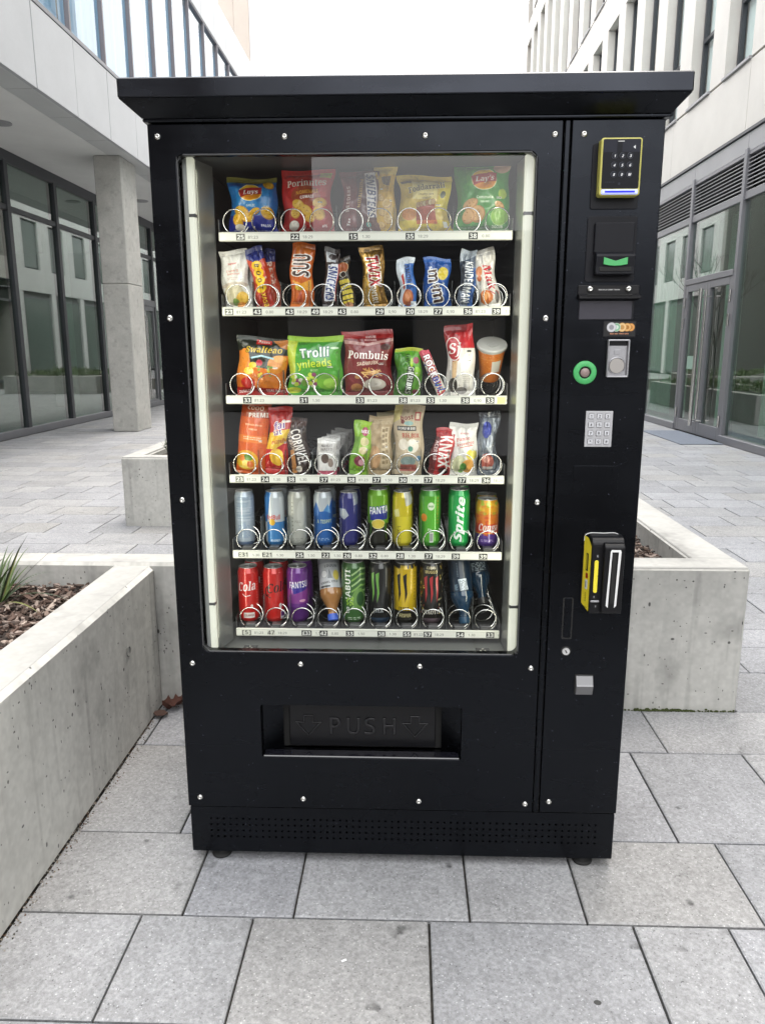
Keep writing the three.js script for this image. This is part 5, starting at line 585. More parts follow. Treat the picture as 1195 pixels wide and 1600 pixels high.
bag('sweets_bag', 'bright green sweets bag with bubbly white and yellow lettering on the third shelf', 'sweets', 2, -0.224, 0.143, 0.15, { d: 0.05, flare: 0.06 }, (c) => { fillc(c, '#4da32f'); fillc(c, '#9ac83a', 0, 0, 1, 0.1); poly(c, [[0, 0.08], [0.2, 0.08], [0.12, 0.6], [0, 0.7]], '#b9c93a'); fillc(c, '#3a8f2c', 0.2, 0.1, 0.8, 0.12); tx(c, 'BABOY', 0.32, 0.13, 0.06, '#2f5a1c', { rot: -6 }); tx(c, 'Trolli', 0.52, 0.28, 0.21, '#eef4ec', { rot: -4, mw: 0.64, st: '#3f7a58', lw: 0.16 }); tx(c, 'ynleads', 0.5, 0.46, 0.17, '#c8d92e', { rot: -4, mw: 0.72, st: '#3b8a1e', lw: 0.14 }); tx(c, 'MOST', 0.5, 0.57, 0.05, '#bfe29a'); for (let i = 0; i < 26; i++) oval(c, 0.06 + rnd() * 0.48, 0.64 + rnd() * 0.2, 0.045, 0.035, pick(['#8e3c6a', '#c9dc4a', '#6f9e2e', '#d8d2c4', '#7c2c55'])); oval(c, 0.74, 0.76, 0.2, 0.13, '#79b82f'); oval(c, 0.78, 0.78, 0.12, 0.08, '#9fd04a'); oval(c, 0.12, 0.9, 0.14, 0.05, '#c9d23a'); oval(c, 0.88, 0.2, 0.08, 0.02, '#cfe6c0'); });
bag('crisp_bag', 'dark red snack bag with straw-shaped snacks and white lettering on the third shelf', 'crisps', 2, -0.086, 0.129, 0.164, { d: 0.052, flare: 0.08, rz: 0.03 }, (c) => { fillc(c, '#7a1f22'); fillc(c, '#a52a2a', 0, 0, 1, 0.12); poly(c, [[0, 0.13], [0.5, 0.2], [1, 0.12], [1, 0.17], [0.5, 0.24], [0, 0.19]], '#b98a84'); tx(c, 'OMUM', 0.56, 0.1, 0.05, '#eedfdc'); tx(c, 'MUSSUDIL', 0.56, 0.15, 0.04, '#e0c4c0'); oval(c, 0.85, 0.26, 0.1, 0.05, '#46201c'); tx(c, 'Pombuis', 0.5, 0.38, 0.16, '#f4efe8', { mw: 0.86, f: 'serif', rot: 4 }); tx(c, 'SADWUBK', 0.5, 0.5, 0.075, '#e8d4bc', { rot: -3 }); for (let i = 0; i < 26; i++) stroke(c, [[0.35 + rnd() * 0.4, 0.56 + rnd() * 0.12], [0.4 + rnd() * 0.4, 0.6 + rnd() * 0.14]], pick(['#d8a75c', '#c48a3c', '#e6c07c']), 0.012); oval(c, 0.62, 0.82, 0.22, 0.09, '#d8cdbc'); oval(c, 0.6, 0.8, 0.16, 0.06, '#e9e1d4'); oval(c, 0.24, 0.86, 0.12, 0.06, '#b57a42'); oval(c, 0.28, 0.7, 0.06, 0.03, '#c08a50'); });
bag('sweets_bag', 'small green sweets bag with sideways dark lettering on the third shelf', 'sweets', 2, 0.012, 0.069, 0.12, { d: 0.032, flare: 0.08, rz: -0.02 }, (c) => { fillc(c, '#5a9a2c'); fillc(c, '#b3bb3c', 0, 0, 1, 0.07); fillc(c, '#3f7a24', 0.0, 0.1, 0.38, 0.9); tx(c, 'GWSEIG', 0.47, 0.34, 0.12, '#20301a', { rot: 90, mw: 0.8 }); tx(c, 'GRRIBRS', 0.55, 0.66, 0.16, '#e9efe4', { rot: 97, mw: 1.0, st: '#1f2f1a', lw: 0.3 }); oval(c, 0.8, 0.25, 0.13, 0.07, '#8e3a4c'); oval(c, 0.62, 0.3, 0.06, 0.1, '#a6cf3a'); oval(c, 0.82, 0.48, 0.12, 0.1, '#8cc43c'); oval(c, 0.8, 0.9, 0.14, 0.05, '#7c3440'); for (let i = 0; i < 8; i++) oval(c, 0.1 + rnd() * 0.25, 0.2 + rnd() * 0.6, 0.05, 0.03, '#4f8a2c'); });
{ const g = bag('sweets_stick', 'thin stick of multicoloured sweets leaning diagonally on the third shelf', 'sweets', 2, 0.101, 0.025, 0.125, { d: 0.016, flare: 0, seal: 0.04, rz: 0.42, wr: 0.4 }, (c) => { fillc(c, '#d9d2c8'); for (let i = 0; i < 90; i++) oval(c, rnd(), rnd(), 0.16, 0.018, pick(['#c93a4a', '#e0c23a', '#3f8a4a', '#3a5fb0', '#d98a2c', '#eae6dc'])); fillc(c, '#c8455a', 0, 0, 1, 0.2); tx(c, 'ROCKO', 0.5, 0.4, 0.18, '#ffffff', { rot: 90, st: '#8a2a3a', lw: 0.2 }); tx(c, 'BUR', 0.5, 0.72, 0.16, '#2a4aa0', { rot: 90 }); }); }
bag('biscuit_pack', 'tall red and white biscuit pack with a round emblem beside the orange cup', 'biscuits', 2, 0.148, 0.072, 0.18, { d: 0.04, flare: 0.04, rz: 0.05, tear: 0.06 }, (c) => { fillc(c, '#e9e4dc'); fillc(c, '#c01f26', 0, 0, 1, 0.34); fillc(c, '#8f141c', 0, 0, 0.78, 0.12); poly(c, [[0, 0.1], [0.45, 0.14], [0.42, 0.5], [0.2, 0.55], [0, 0.3]], '#9c1a20'); oval(c, 0.25, 0.34, 0.25, 0.16, '#b2202a', { st: '#f4efe8', lw: 0.014 }); tx(c, 'Sj', 0.25, 0.34, 0.2, '#f6f2ec', { it: true, f: 'serif' }); fillc(c, '#3a3835', 0.72, 0.37, 0.14, 0.025); poly(c, [[0.15, 0.52], [0.36, 0.5], [0.32, 0.72], [0.2, 0.78]], '#d8b58a'); oval(c, 0.22, 0.84, 0.14, 0.1, '#38332f'); oval(c, 0.5, 0.92, 0.2, 0.05, '#8a8580'); small(c, 0.55, 0.72, 0.3, 4, '#c9c3ba'); });
{ // snack cup
  const g = thing('snack_cup', 'orange snack cup with a clear lid and a blank white sticker on the third shelf', 'cup', [0.222, ROW[2] + 0.04, -0.222]); g.rotation.x = 0.5; g.scale.setScalar(1.06);
  const pr = [[0, 0], [0.023, 0], [0.0245, 0.003], [0.0325, 0.088], [0.0325, 0.09]].map((a) => new THREE.Vector2(...a)); const b = new THREE.LatheGeometry(pr, 40, -Math.PI); const p = b.attributes.position, u = b.attributes.uv; for (let i = 0; i < p.count; i++) u.setY(i, p.getY(i) / 0.09);
  part('cup_body', b, phy({ map: canv(400, 180, (c) => { fillc(c, '#dd7a22'); for (let i = 0; i < 500; i++) oval(c, rnd(), rnd(), 0.006, 0.012, pick(['#e8933c', '#c9651a', '#efb066'])); fillc(c, '#e9e2d6', 0.5, 0.32, 0.13, 0.36); fillc(c, '#cfc6b8', 0.0, 0, 1, 0.1); fillc(c, '#e09040', 0, 0.26, 1, 0.03); }), roughness: 0.3, clearcoat: 0.5 }), g);
  const l = new THREE.LatheGeometry([[0.0328, 0.0845], [0.0358, 0.085], [0.0362, 0.0905], [0.0345, 0.0935], [0.031, 0.0915], [0.012, 0.0915], [0.0, 0.0918]].map((a) => new THREE.Vector2(...a)), 40); part('cup_lid', l, phy({ color: L(0.5, 0.5, 0.48), roughness: 0.25 }), g); part('lid_tab', cb(-0.012, 0.01, 0.0915, 0.0935, -0.006, 0.014, 0.0008), phy({ color: L(0.42, 0.42, 0.41), roughness: 0.3 }), g, [0, 0, 0], [0, 0.6, 0]);
}
// fourth shelf
bag('snack_box', 'tall orange snack carton with a bowl picture by the light strip on the fourth shelf', 'snack', 3, -0.399, 0.076, 0.185, { d: 0.04, flare: 0.0, seal: 0.03, rz: -0.12, wr: 0.5 }, (c) => { fillc(c, '#cf5a1e'); fillc(c, '#a8431a', 0, 0, 1, 0.2); tx(c, 'COOO', 0.5, 0.07, 0.08, '#e9d2c0'); tx(c, 'PREMI', 0.62, 0.16, 0.09, '#f4ece2', { rot: -6 }); tx(c, 'cremie doux', 0.5, 0.3, 0.04, '#f0c7a4'); tx(c, 'mezzo', 0.5, 0.36, 0.04, '#f0c7a4'); fillc(c, '#d9772e', 0, 0.45, 1, 0.1); small(c, 0.2, 0.47, 0.6, 2, '#f0d2b4'); oval(c, 0.36, 0.8, 0.4, 0.14, '#d9a02c'); oval(c, 0.3, 0.84, 0.24, 0.09, '#e9c33c'); oval(c, 0.42, 0.76, 0.16, 0.05, '#5f8f33'); oval(c, 0.5, 0.86, 0.12, 0.05, '#d06a2a'); oval(c, 0.2, 0.78, 0.1, 0.04, '#e98a3a'); });
bag('crisp_bag', 'red and yellow snack bag with a purple word and a yellow crisp', 'crisps', 3, -0.329, 0.062, 0.176, { d: 0.034, flare: 0.06, rz: -0.1, tear: 0.03 }, (c) => { fillc(c, '#b8221e'); poly(c, [[0, 0.4], [1, 0.3], [1, 0.46], [0.4, 0.62], [0, 0.64]], '#e2b82c'); tx(c, 'fal', 0.45, 0.28, 0.14, '#6a2f8a', { rot: -18, st: '#f4efe8', lw: 0.14, it: true }); tx(c, 'tat', 0.42, 0.38, 0.1, '#5a2a7a', { rot: -18, st: '#f4efe8', lw: 0.14 }); tx(c, 'estrella', 0.55, 0.5, 0.09, '#a8341c', { rot: -14, mw: 0.7 }); oval(c, 0.5, 0.74, 0.3, 0.13, '#e9b52c', { rot: -20 }); oval(c, 0.56, 0.7, 0.2, 0.07, '#f2cf4a', { rot: -20 }); stroke(c, [[0.6, 0.22], [0.9, 0.2]], '#f2e6da', 0.03); });
bag('chocolate_bar', 'dark brown bar with sideways white lettering on the fourth shelf', 'chocolate bar', 3, -0.267, 0.058, 0.146, { d: 0.028, flare: 0.02, rz: 0.08 }, (c) => { fillc(c, '#2c1a17'); fillc(c, '#452a24', 0, 0.05, 1, 0.1); tx(c, 'CORNUEL', 0.6, 0.5, 0.24, '#eee8e2', { rot: 82, mw: 1.6 }); tx(c, 'TOUT BRUN', 0.26, 0.36, 0.08, '#d0b9a4', { rot: 82 }); poly(c, [[0.14, 0.55], [0.34, 0.55], [0.4, 0.96], [0.2, 0.98]], '#b57a42'); oval(c, 0.5, 0.9, 0.14, 0.06, '#d9cfc0'); });
for (let i = 4; i >= 0; i--) bag('cereal_bar', i ? ['', 'grey wrapped bar right behind the little white pack', 'grey wrapped bar, third in the file behind the little white pack', 'grey wrapped bar, fourth in the file behind the little white pack', 'grey wrapped bar, last of the file behind the little white pack'][i] : 'little white pack with a pink base at the head of a file of packs', 'cereal bar', 3, -0.196 + i * 0.006, 0.05, 0.095, { d: 0.014, flare: 0.02, back: i * 0.062, wr: 0.5, group: undefined }, (c) => { fillc(c, '#b9b5b2'); fillc(c, '#d8d6d4', 0, 0, 1, 0.14); tx(c, 'NANUT', 0.5, 0.2, 0.09, '#4a4744'); tx(c, 'WASED', 0.5, 0.3, 0.1, '#6b6662'); fillc(c, '#e2dfdc', 0.1, 0.38, 0.8, 0.5); oval(c, 0.42, 0.55, 0.2, 0.13, '#5a4a42'); oval(c, 0.7, 0.66, 0.14, 0.12, '#8c7d74'); fillc(c, '#b8556a', 0, 0.88, 1, 0.12); });
bag('fruit_bar', 'lime green bar with pink pictures leaning on the fourth shelf', 'fruit bar', 3, -0.116, 0.05, 0.142, { d: 0.024, flare: 0.05, rz: -0.14, tear: 0.05 }, (c) => { fillc(c, '#86b52c'); fillc(c, '#a6cf3a', 0.3, 0, 0.7, 0.12); fillc(c, '#6b9a2c', 0, 0.3, 0.35, 0.7); oval(c, 0.58, 0.2, 0.17, 0.08, '#b0365a'); tx(c, 'MIX', 0.58, 0.2, 0.08, '#ffffff'); oval(c, 0.6, 0.38, 0.22, 0.08, '#d9cf9a'); oval(c, 0.6, 0.54, 0.22, 0.07, '#c9b98a'); oval(c, 0.52, 0.74, 0.3, 0.1, '#8e3c50'); oval(c, 0.6, 0.76, 0.16, 0.06, '#d8a0a8'); });
bag('sandwich_pack', 'beige paper snack pack with pale sideways lettering in the middle of the fourth shelf', 'snack', 3, -0.061, 0.063, 0.152, { d: 0.034, flare: 0.03, rz: -0.02, rough: 0.55, coat: 0.1 }, (c) => { fillc(c, '#ab9572'); fillc(c, '#bda987', 0, 0.04, 1, 0.1); fillc(c, '#c9b695', 0.56, 0.18, 0.34, 0.72); for (let i = 0; i < 7; i++) { fillc(c, '#8f7c5c', 0.6, 0.22 + i * 0.09, 0.12, 0.05); fillc(c, '#9a8664', 0.74, 0.2 + i * 0.09, 0.1, 0.06); } oval(c, 0.3, 0.7, 0.24, 0.2, '#c29a70'); });
bag('sandwich_pack', 'second beige paper snack pack peeking out behind the first', 'snack', 3, -0.037, 0.058, 0.16, { d: 0.03, flare: 0.03, back: 0.04, rough: 0.55, coat: 0.1 }, (c) => { fillc(c, '#9c8f62'); fillc(c, '#b3a678', 0, 0.04, 1, 0.1); oval(c, 0.5, 0.14, 0.3, 0.06, '#7c8a42'); });
bag('cookie_pack', 'tall beige cookie pack with a black word strip and a red stamp', 'cookies', 3, 0.013, 0.077, 0.18, { d: 0.04, flare: 0.04, rz: -0.02, rough: 0.5, coat: 0.15 }, (c) => { fillc(c, '#c2b093'); poly(c, [[0, 0], [0.3, 0], [0.22, 0.2], [0, 0.26]], '#cfc07c'); tx(c, 'bost', 0.42, 0.18, 0.09, '#8a3a34', { rot: -8 }); fillc(c, '#b0443c', 0.7, 0.1, 0.2, 0.12); fillc(c, '#e2d4b8', 0.74, 0.12, 0.12, 0.08); oval(c, 0.3, 0.24, 0.06, 0.03, '#7a3a34'); oval(c, 0.5, 0.26, 0.16, 0.03, '#8fb3ac'); fillc(c, '#2c2a28', 0.12, 0.3, 0.64, 0.065); tx(c, 'FORU M EKB', 0.44, 0.333, 0.05, '#f0ece4', { mw: 0.58 }); tx(c, 'BI6,80X', 0.56, 0.43, 0.085, '#a8402c', { mw: 0.6 }); oval(c, 0.3, 0.56, 0.18, 0.08, '#e0d6c4'); oval(c, 0.62, 0.58, 0.2, 0.1, '#ece4d4'); oval(c, 0.56, 0.62, 0.08, 0.04, '#5f9a84'); oval(c, 0.5, 0.8, 0.26, 0.07, '#93a8a4'); fillc(c, '#a85a50', 0.25, 0.85, 0.55, 0.1); oval(c, 0.84, 0.76, 0.08, 0.04, '#5a86a8'); });
bag('chocolate_bar', 'red and white wafer bar with jagged lettering leaning on the fourth shelf', 'chocolate bar', 3, 0.088, 0.056, 0.125, { d: 0.026, flare: 0.03, rz: -0.22, tear: 0.08 }, (c) => { fillc(c, '#a31c1f'); fillc(c, '#5a1416', 0, 0.2, 0.3, 0.8); tx(c, 'KNAX', 0.6, 0.48, 0.36, '#f4f0ec', { rot: 82, mw: 1.5, st: '#c8302c', lw: 0.1 }); tx(c, 'ACER NB', 0.18, 0.5, 0.1, '#e2c4c0', { rot: 82 }); oval(c, 0.7, 0.88, 0.2, 0.07, '#3a1614'); });
bag('sandwich_pack', 'white sandwich pack with red script and a roll picture on the fourth shelf', 'sandwich', 3, 0.157, 0.073, 0.134, { d: 0.036, flare: 0.1, rough: 0.45 }, (c) => { fillc(c, '#dfdcd6'); fillc(c, '#c9c7c2', 0, 0, 1, 0.08); tx(c, 'BOREGO', 0.52, 0.2, 0.045, '#b5453c'); tx(c, 'Panno', 0.45, 0.3, 0.09, '#c24a3e', { it: true, f: 'serif', rot: -10 }); tx(c, 'kroverge', 0.52, 0.39, 0.08, '#c24a3e', { it: true, f: 'serif', rot: -10 }); stroke(c, [[0.3, 0.47], [0.8, 0.42]], '#c24a3e', 0.012); oval(c, 0.76, 0.6, 0.2, 0.1, '#e3d25a'); oval(c, 0.3, 0.78, 0.3, 0.16, '#cfd0a8', { rot: 30 }); oval(c, 0.66, 0.82, 0.26, 0.13, '#e0a24a', { rot: -20 }); oval(c, 0.48, 0.84, 0.12, 0.08, '#4f8a3a'); oval(c, 0.4, 0.92, 0.08, 0.04, '#6fa04a'); });
bag('sweets_bag', 'crinkled clear pack with a blue patch and a pink ball', 'sweets', 3, 0.218, 0.056, 0.163, { d: 0.034, flare: 0.18, wr: 2.2, metal: 0.25, rough: 0.22 }, (c) => { fillc(c, '#6c7480'); fillc(c, '#2c3038', 0, 0, 1, 0.1); for (let i = 0; i < 40; i++) poly(c, [[rnd(), rnd() * 0.8], [rnd(), rnd() * 0.8], [rnd(), rnd() * 0.8]], pick(['rgba(220,226,232,0.18)', 'rgba(30,34,44,0.18)', 'rgba(160,170,186,0.2)'])); oval(c, 0.4, 0.28, 0.24, 0.13, '#2a3b9c'); oval(c, 0.62, 0.5, 0.2, 0.14, '#b9bfc8'); oval(c, 0.42, 0.78, 0.34, 0.13, '#b5675c'); oval(c, 0.4, 0.74, 0.2, 0.06, '#dca79c'); fillc(c, '#d9d6d2', 0.2, 0.86, 0.5, 0.04); });

// cans: turned body with tapered shoulders, lid with rim and ring pull
const canGeo = {};
function canParts(r, h) {
  const k = r + ',' + h; if (canGeo[k]) return canGeo[k];
  const pr = [[r * 0.72, 0.0015], [r * 0.78, 0], [r * 0.83, 0.002], [r * 0.98, 0.0095], [r, 0.013], [r, h * 0.5], [r, h - 0.017], [r * 0.985, h - 0.0145], [r * 0.85, h - 0.0035], [r * 0.845, h - 0.002]].map((a) => new THREE.Vector2(...a)); const b = new THREE.LatheGeometry(pr, 44, -Math.PI), p = b.attributes.position, u = b.attributes.uv; for (let i = 0; i < p.count; i++) u.setY(i, p.getY(i) / h);
  const lid = new THREE.LatheGeometry([[r * 0.845, h - 0.002], [r * 0.87, h - 0.0006], [r * 0.85, h], [r * 0.8, h - 0.0012], [r * 0.77, h - 0.005], [r * 0.7, h - 0.0048], [0, h - 0.0044]].map((a) => new THREE.Vector2(...a)), 36); const tab = new THREE.TorusGeometry(r * 0.17, 0.0009, 6, 18); tab.scale(1, 1.35, 1); tab.rotateX(-Math.PI / 2); tab.translate(0, h - 0.003, -r * 0.2); const rv = cyl(r * 0.07, r * 0.07, 0.002, 10); rv.translate(0, h - 0.0034, 0); const op = new THREE.TorusGeometry(r * 0.3, 0.0006, 5, 20); op.rotateX(-Math.PI / 2); op.translate(0, h - 0.0043, r * 0.34);
  return (canGeo[k] = [b, lid, merge([tab, rv]), op]);
}
function can(label, row, x, r, h, draw, back = [], o = {}) {
  const [b, l, t, op] = canParts(r, h), mat = phy({ map: canv(512, 330, draw), roughness: 0.3, metalness: o.metal ?? 0.25, clearcoat: 1, clearcoatRoughness: 0.06 });
  const g = thing('drink_can', label, 'can', [x, ROW[row] + 0.004, -0.158 - r - 0.004]); part('can_body', b, mat, g); part('can_lid', l, M.alu, g); part('ring_pull', t, M.alu, g); part('can_opening', op, M.alu, g); g.rotation.y = o.turn ?? -x * 0.5;
  back.forEach((lab, i) => { const c = g.clone(); c.name = numbered('drink_can'); c.userData = { ...g.userData, label: lab }; c.position.z -= (i + 1) * (2 * r + 0.006); c.position.x += (i + 1) * 0.004; c.rotation.y = rr(-0.8, 0.8); scene.add(c); });
  return g;
}
const X = (f) => 0.5 + f * 0.18; // -1..1 across the visible front of a wrap-around label
// fifth shelf
can('silver can with pale blue print by the light strip on the fifth shelf', 4, -0.422, 0.0262, 0.146, (c) => { fillc(c, '#a9b6c4'); for (let i = 0; i < 26; i++) fillc(c, pick(['#7f93ad', '#c6d0da', '#8ea2bb']), X(-0.9 + rnd() * 0.3), 0.08 + i * 0.018, 0.16 + rnd() * 0.16, 0.008); fillc(c, '#6d83a6', 0, 0.93, 1, 0.07); small(c, 0.38, 0.62, 0.2, 9, '#7c8fae'); fillc(c, '#94a5bb', 0.46, 0.56, 0.05, 0.3); });
can('slim blue and silver can with red lettering on the fifth shelf', 4, -0.341, 0.0262, 0.146, (c) => { fillc(c, '#2f72b4'); poly(c, [[0.44, 0], [0.9, 0], [0.9, 0.56], [0.36, 0.56]], '#c3cad0'); poly(c, [[0.1, 0.56], [0.36, 0.56], [0.36, 1], [0.1, 1]], '#c3cad0'); fillc(c, '#3a80bf', 0.36, 0.57, 0.3, 0.43); tx(c, 'RedBull', 0.47, 0.47, 0.12, '#c8372c', { mw: 0.24 }); oval(c, 0.45, 0.56, 0.05, 0.06, '#d9a82c'); tx(c, 'ENERGY', 0.5, 0.9, 0.06, '#d7e4ee'); }, ['slim blue and silver can standing behind its twin with red lettering']);
can('plain pale grey slim can with faint lettering on the fifth shelf', 4, -0.28, 0.0255, 0.146, (c) => { fillc(c, '#b3b4ac'); oval(c, 0.56, 0.4, 0.07, 0.24, '#c4c5bd'); for (let i = 0; i < 9; i++) tx(c, 'ZERO'[i % 4], 0.41, 0.2 + i * 0.07, 0.06, '#6f7068', { rot: 90 }); tx(c, 'PULL', 0.5, 0.55, 0.07, '#8f9088'); small(c, 0.4, 0.86, 0.2, 3, '#8a8b84'); }, ['plain pale grey slim can standing behind the front one of its lane']);
can('slim can with a silver peak over mid blue on the fifth shelf', 4, -0.211, 0.0258, 0.146, (c) => { fillc(c, '#1f5fa8'); poly(c, [[0, 0], [1, 0], [1, 0.18], [0.68, 0.12], [0.56, 0.34], [0.44, 0.36], [0.38, 0.18], [0.3, 0.32], [0, 0.2]], '#b9c0c6'); poly(c, [[0.5, 0.34], [0.58, 0.22], [0.64, 0.4]], '#4f8ac4'); tx(c, 'A TISPPT', 0.52, 0.54, 0.1, '#bfc9a0', { mw: 0.28 }); small(c, 0.4, 0.85, 0.2, 2, '#9dbbdc'); }, ['slim silver and mid blue can standing behind its twin']);
can('slim dark violet-blue can with a grey wing shape on the fifth shelf', 4, -0.143, 0.0258, 0.145, (c) => { fillc(c, '#2a2c74'); poly(c, [[0.56, 0], [0.72, 0], [0.68, 0.22], [0.58, 0.24]], '#8f93a8'); poly(c, [[0.3, 0.3], [0.44, 0.3], [0.5, 0.42], [0.42, 0.5], [0.32, 0.44]], '#aab0b8'); for (let i = 0; i < 5; i++) tx(c, '✶♦✦♣♠'[i], 0.53, 0.5 + i * 0.09, 0.07, '#c9cbe2'); }, ['slim dark violet-blue can standing behind the winged one']);
can('green and black can with white and blue lettering and a lemon slice', 4, -0.065, 0.0285, 0.153, (c) => { fillc(c, '#6da81f'); fillc(c, '#17190f', 0.2, 0.6, 0.6, 0.4); poly(c, [[0.36, 0.38], [0.66, 0.34], [0.66, 0.52], [0.36, 0.54]], '#23318c'); tx(c, 'FANTA', 0.51, 0.36, 0.17, '#f2f4f4', { mw: 0.32, st: '#27348c', lw: 0.16, rot: -4 }); oval(c, 0.5, 0.6, 0.1, 0.08, '#d9c24a', { st: '#efe3a0', lw: 0.012 }); for (const [x, s] of [[0.36, 1], [0.64, -1]]) poly(c, [[x, 0.56], [x + 0.05 * s, 0.62], [x + 0.02 * s, 0.8], [x, 0.9]], '#3c6a1a'); }, ['green and black can standing behind the lemon slice can']);
can('yellow slim can with a pale top patch on the fifth shelf', 4, -0.001, 0.0265, 0.147, (c) => { fillc(c, '#c9b81c'); poly(c, [[0.52, 0], [0.7, 0], [0.7, 0.22], [0.56, 0.26]], '#c3c4be'); poly(c, [[0.34, 0.34], [0.44, 0.3], [0.46, 0.44], [0.38, 0.46]], '#dcd68c'); fillc(c, '#d6c82e', 0.4, 0.45, 0.3, 0.5); small(c, 0.42, 0.62, 0.06, 14, '#8f8420'); tx(c, 'XGIO', 0.43, 0.78, 0.08, '#6f6618', { rot: 90 }); }, ['yellow slim can standing behind the front one of its lane']);
can('green can with a white round stamp and small orange slices on the fifth shelf', 4, 0.072, 0.0285, 0.152, (c) => { fillc(c, '#3f962a'); fillc(c, '#56ab2e', 0.42, 0.1, 0.26, 0.8); oval(c, 0.52, 0.28, 0.05, 0.07, '#dfeccf'); tx(c, 'mojo', 0.52, 0.28, 0.05, '#3a8a2a'); oval(c, 0.41, 0.48, 0.05, 0.07, '#e08a2c'); for (let i = 0; i < 9; i++) tx(c, 'ORANSOLEY'[i], 0.63, 0.14 + i * 0.055, 0.06, '#d9a04a', { rot: 90 }); fillc(c, '#e6ebe2', 0.5, 0.74, 0.06, 0.18); for (let i = 0; i < 7; i++) fillc(c, '#222', 0.505 + i * 0.007, 0.76, 0.003, 0.14); tx(c, 'Fle', 0.5, 0.69, 0.06, '#e8f2dc'); }, ['green can standing behind the one with the round stamp']);
can('bright green can with a huge sideways white word on the fifth shelf', 4, 0.149, 0.0285, 0.153, (c) => { fillc(c, '#12a04a'); fillc(c, '#0c8a3c', 0, 0, 0.3, 1); tx(c, 'Sprite', 0.51, 0.52, 0.26, '#eef6f0', { rot: -84, it: true, sx: 1.05, st: '#eef6f0', lw: 0.04 }); }, ['bright green can standing behind the one with the huge sideways word']);
can('short can fading from yellow through orange to purple at the end of the fifth shelf', 4, 0.224, 0.0305, 0.127, (c) => { fillc(c, '#e0a02a'); fillc(c, '#d9772a', 0, 0.3, 1, 0.2); fillc(c, '#c8402e', 0, 0.5, 1, 0.2); fillc(c, '#54388a', 0, 0.72, 1, 0.28); for (let i = 0; i < 160; i++) { const y = rnd(); oval(c, rnd(), y, 0.03, 0.03, y < 0.35 ? pick(['#e6b836', '#d98f2c', '#a8b83a']) : y < 0.6 ? pick(['#de7f2c', '#cf5a2c']) : y < 0.76 ? pick(['#b83a34', '#c8502e']) : pick(['#5a3a92', '#4a3080'])); } tx(c, 'BU GUI', 0.52, 0.3, 0.12, '#c8742c', { mw: 0.26 }); tx(c, 'Couga', 0.52, 0.58, 0.2, '#f4f0ee', { it: true, f: 'serif', mw: 0.3 }); small(c, 0.42, 0.84, 0.18, 2, '#c9b9e0'); }, ['dark-topped can standing behind the short colour-fading can']);
// bottom shelf
can('red cola can with white script by the light strip on the bottom shelf', 5, -0.42, 0.0285, 0.153, (c) => { fillc(c, '#c2201c'); tx(c, 'Cola', 0.46, 0.34, 0.22, '#f6f2f0', { it: true, f: 'serif', rot: -4, sx: 0.95 }); stroke(c, [[0.4, 0.48], [0.45, 0.52], [0.52, 0.5]], '#f6f2f0', 0.014); for (let i = 0; i < 9; i++) fillc(c, '#e88c84', 0.63, 0.26 + i * 0.05, 0.03, 0.014); fillc(c, '#ece6e2', 0.41, 0.82, 0.17, 0.1); tx(c, 'COLAHOJA', 0.495, 0.872, 0.05, '#8a2a24', { mw: 0.15 }); oval(c, 0.54, 0.7, 0.02, 0.03, '#f0dcd8'); }, ['red can standing behind the cola can with white script']);
can('red cola can with black script on the bottom shelf', 5, -0.351, 0.0288, 0.153, (c) => { fillc(c, '#c6211c'); tx(c, 'Cola', 0.55, 0.36, 0.24, '#1c1211', { it: true, f: 'serif', rot: -4 }); tx(c, 'C', 0.38, 0.42, 0.24, '#1c1211', { it: true, f: 'serif' }); stroke(c, [[0.36, 0.5], [0.45, 0.54]], '#1c1211', 0.014); fillc(c, '#e6dfe6', 0.6, 0.8, 0.1, 0.16); fillc(c, '#6a3a7a', 0.61, 0.82, 0.07, 0.08); oval(c, 0.6, 0.7, 0.025, 0.05, '#eadcd8'); }, ['red can standing behind the cola can with black script']);
can('purple can with a white word and small pink lips on the bottom shelf', 5, -0.285, 0.0295, 0.155, (c) => { fillc(c, '#6a2a86'); fillc(c, '#8a3a92', 0.3, 0.4, 0.4, 0.25); poly(c, [[0.38, 0.3], [0.64, 0.26], [0.64, 0.4], [0.44, 0.48]], '#3a2a92'); tx(c, 'FANTSU', 0.51, 0.31, 0.16, '#f0ecf4', { mw: 0.3, rot: -3 }); oval(c, 0.57, 0.6, 0.05, 0.025, '#e0a6c4'); fillc(c, '#53206e', 0, 0.72, 1, 0.28); }, ['purple can standing behind the one with the white word']);
can('tall pale green energy can with leaf stripes and sideways lettering on the bottom shelf', 5, -0.133, 0.0325, 0.17, (c) => { fillc(c, '#3f6a34'); for (let i = 0; i < 7; i++) stroke(c, [[0.48, 0.2 + i * 0.09], [0.6, 0.1 + i * 0.09], [0.72, 0.12 + i * 0.09]], i % 2 ? '#86b05a' : '#a9c98a', 0.03); oval(c, 0.58, 0.6, 0.1, 0.18, '#6f9a4a'); oval(c, 0.6, 0.6, 0.06, 0.12, '#2f5a2c'); tx(c, 'JABUTI', 0.42, 0.36, 0.17, '#eef2ea', { rot: -90, sx: 0.9 }); for (let i = 0; i < 30; i++) oval(c, 0.4 + rnd() * 0.1, 0.56 + rnd() * 0.14, 0.012, 0.014, '#9ac44a'); tx(c, '00', 0.42, 0.78, 0.1, '#eef2ea', { rot: -90 }); small(c, 0.42, 0.9, 0.18, 2, '#c3d4bc'); });
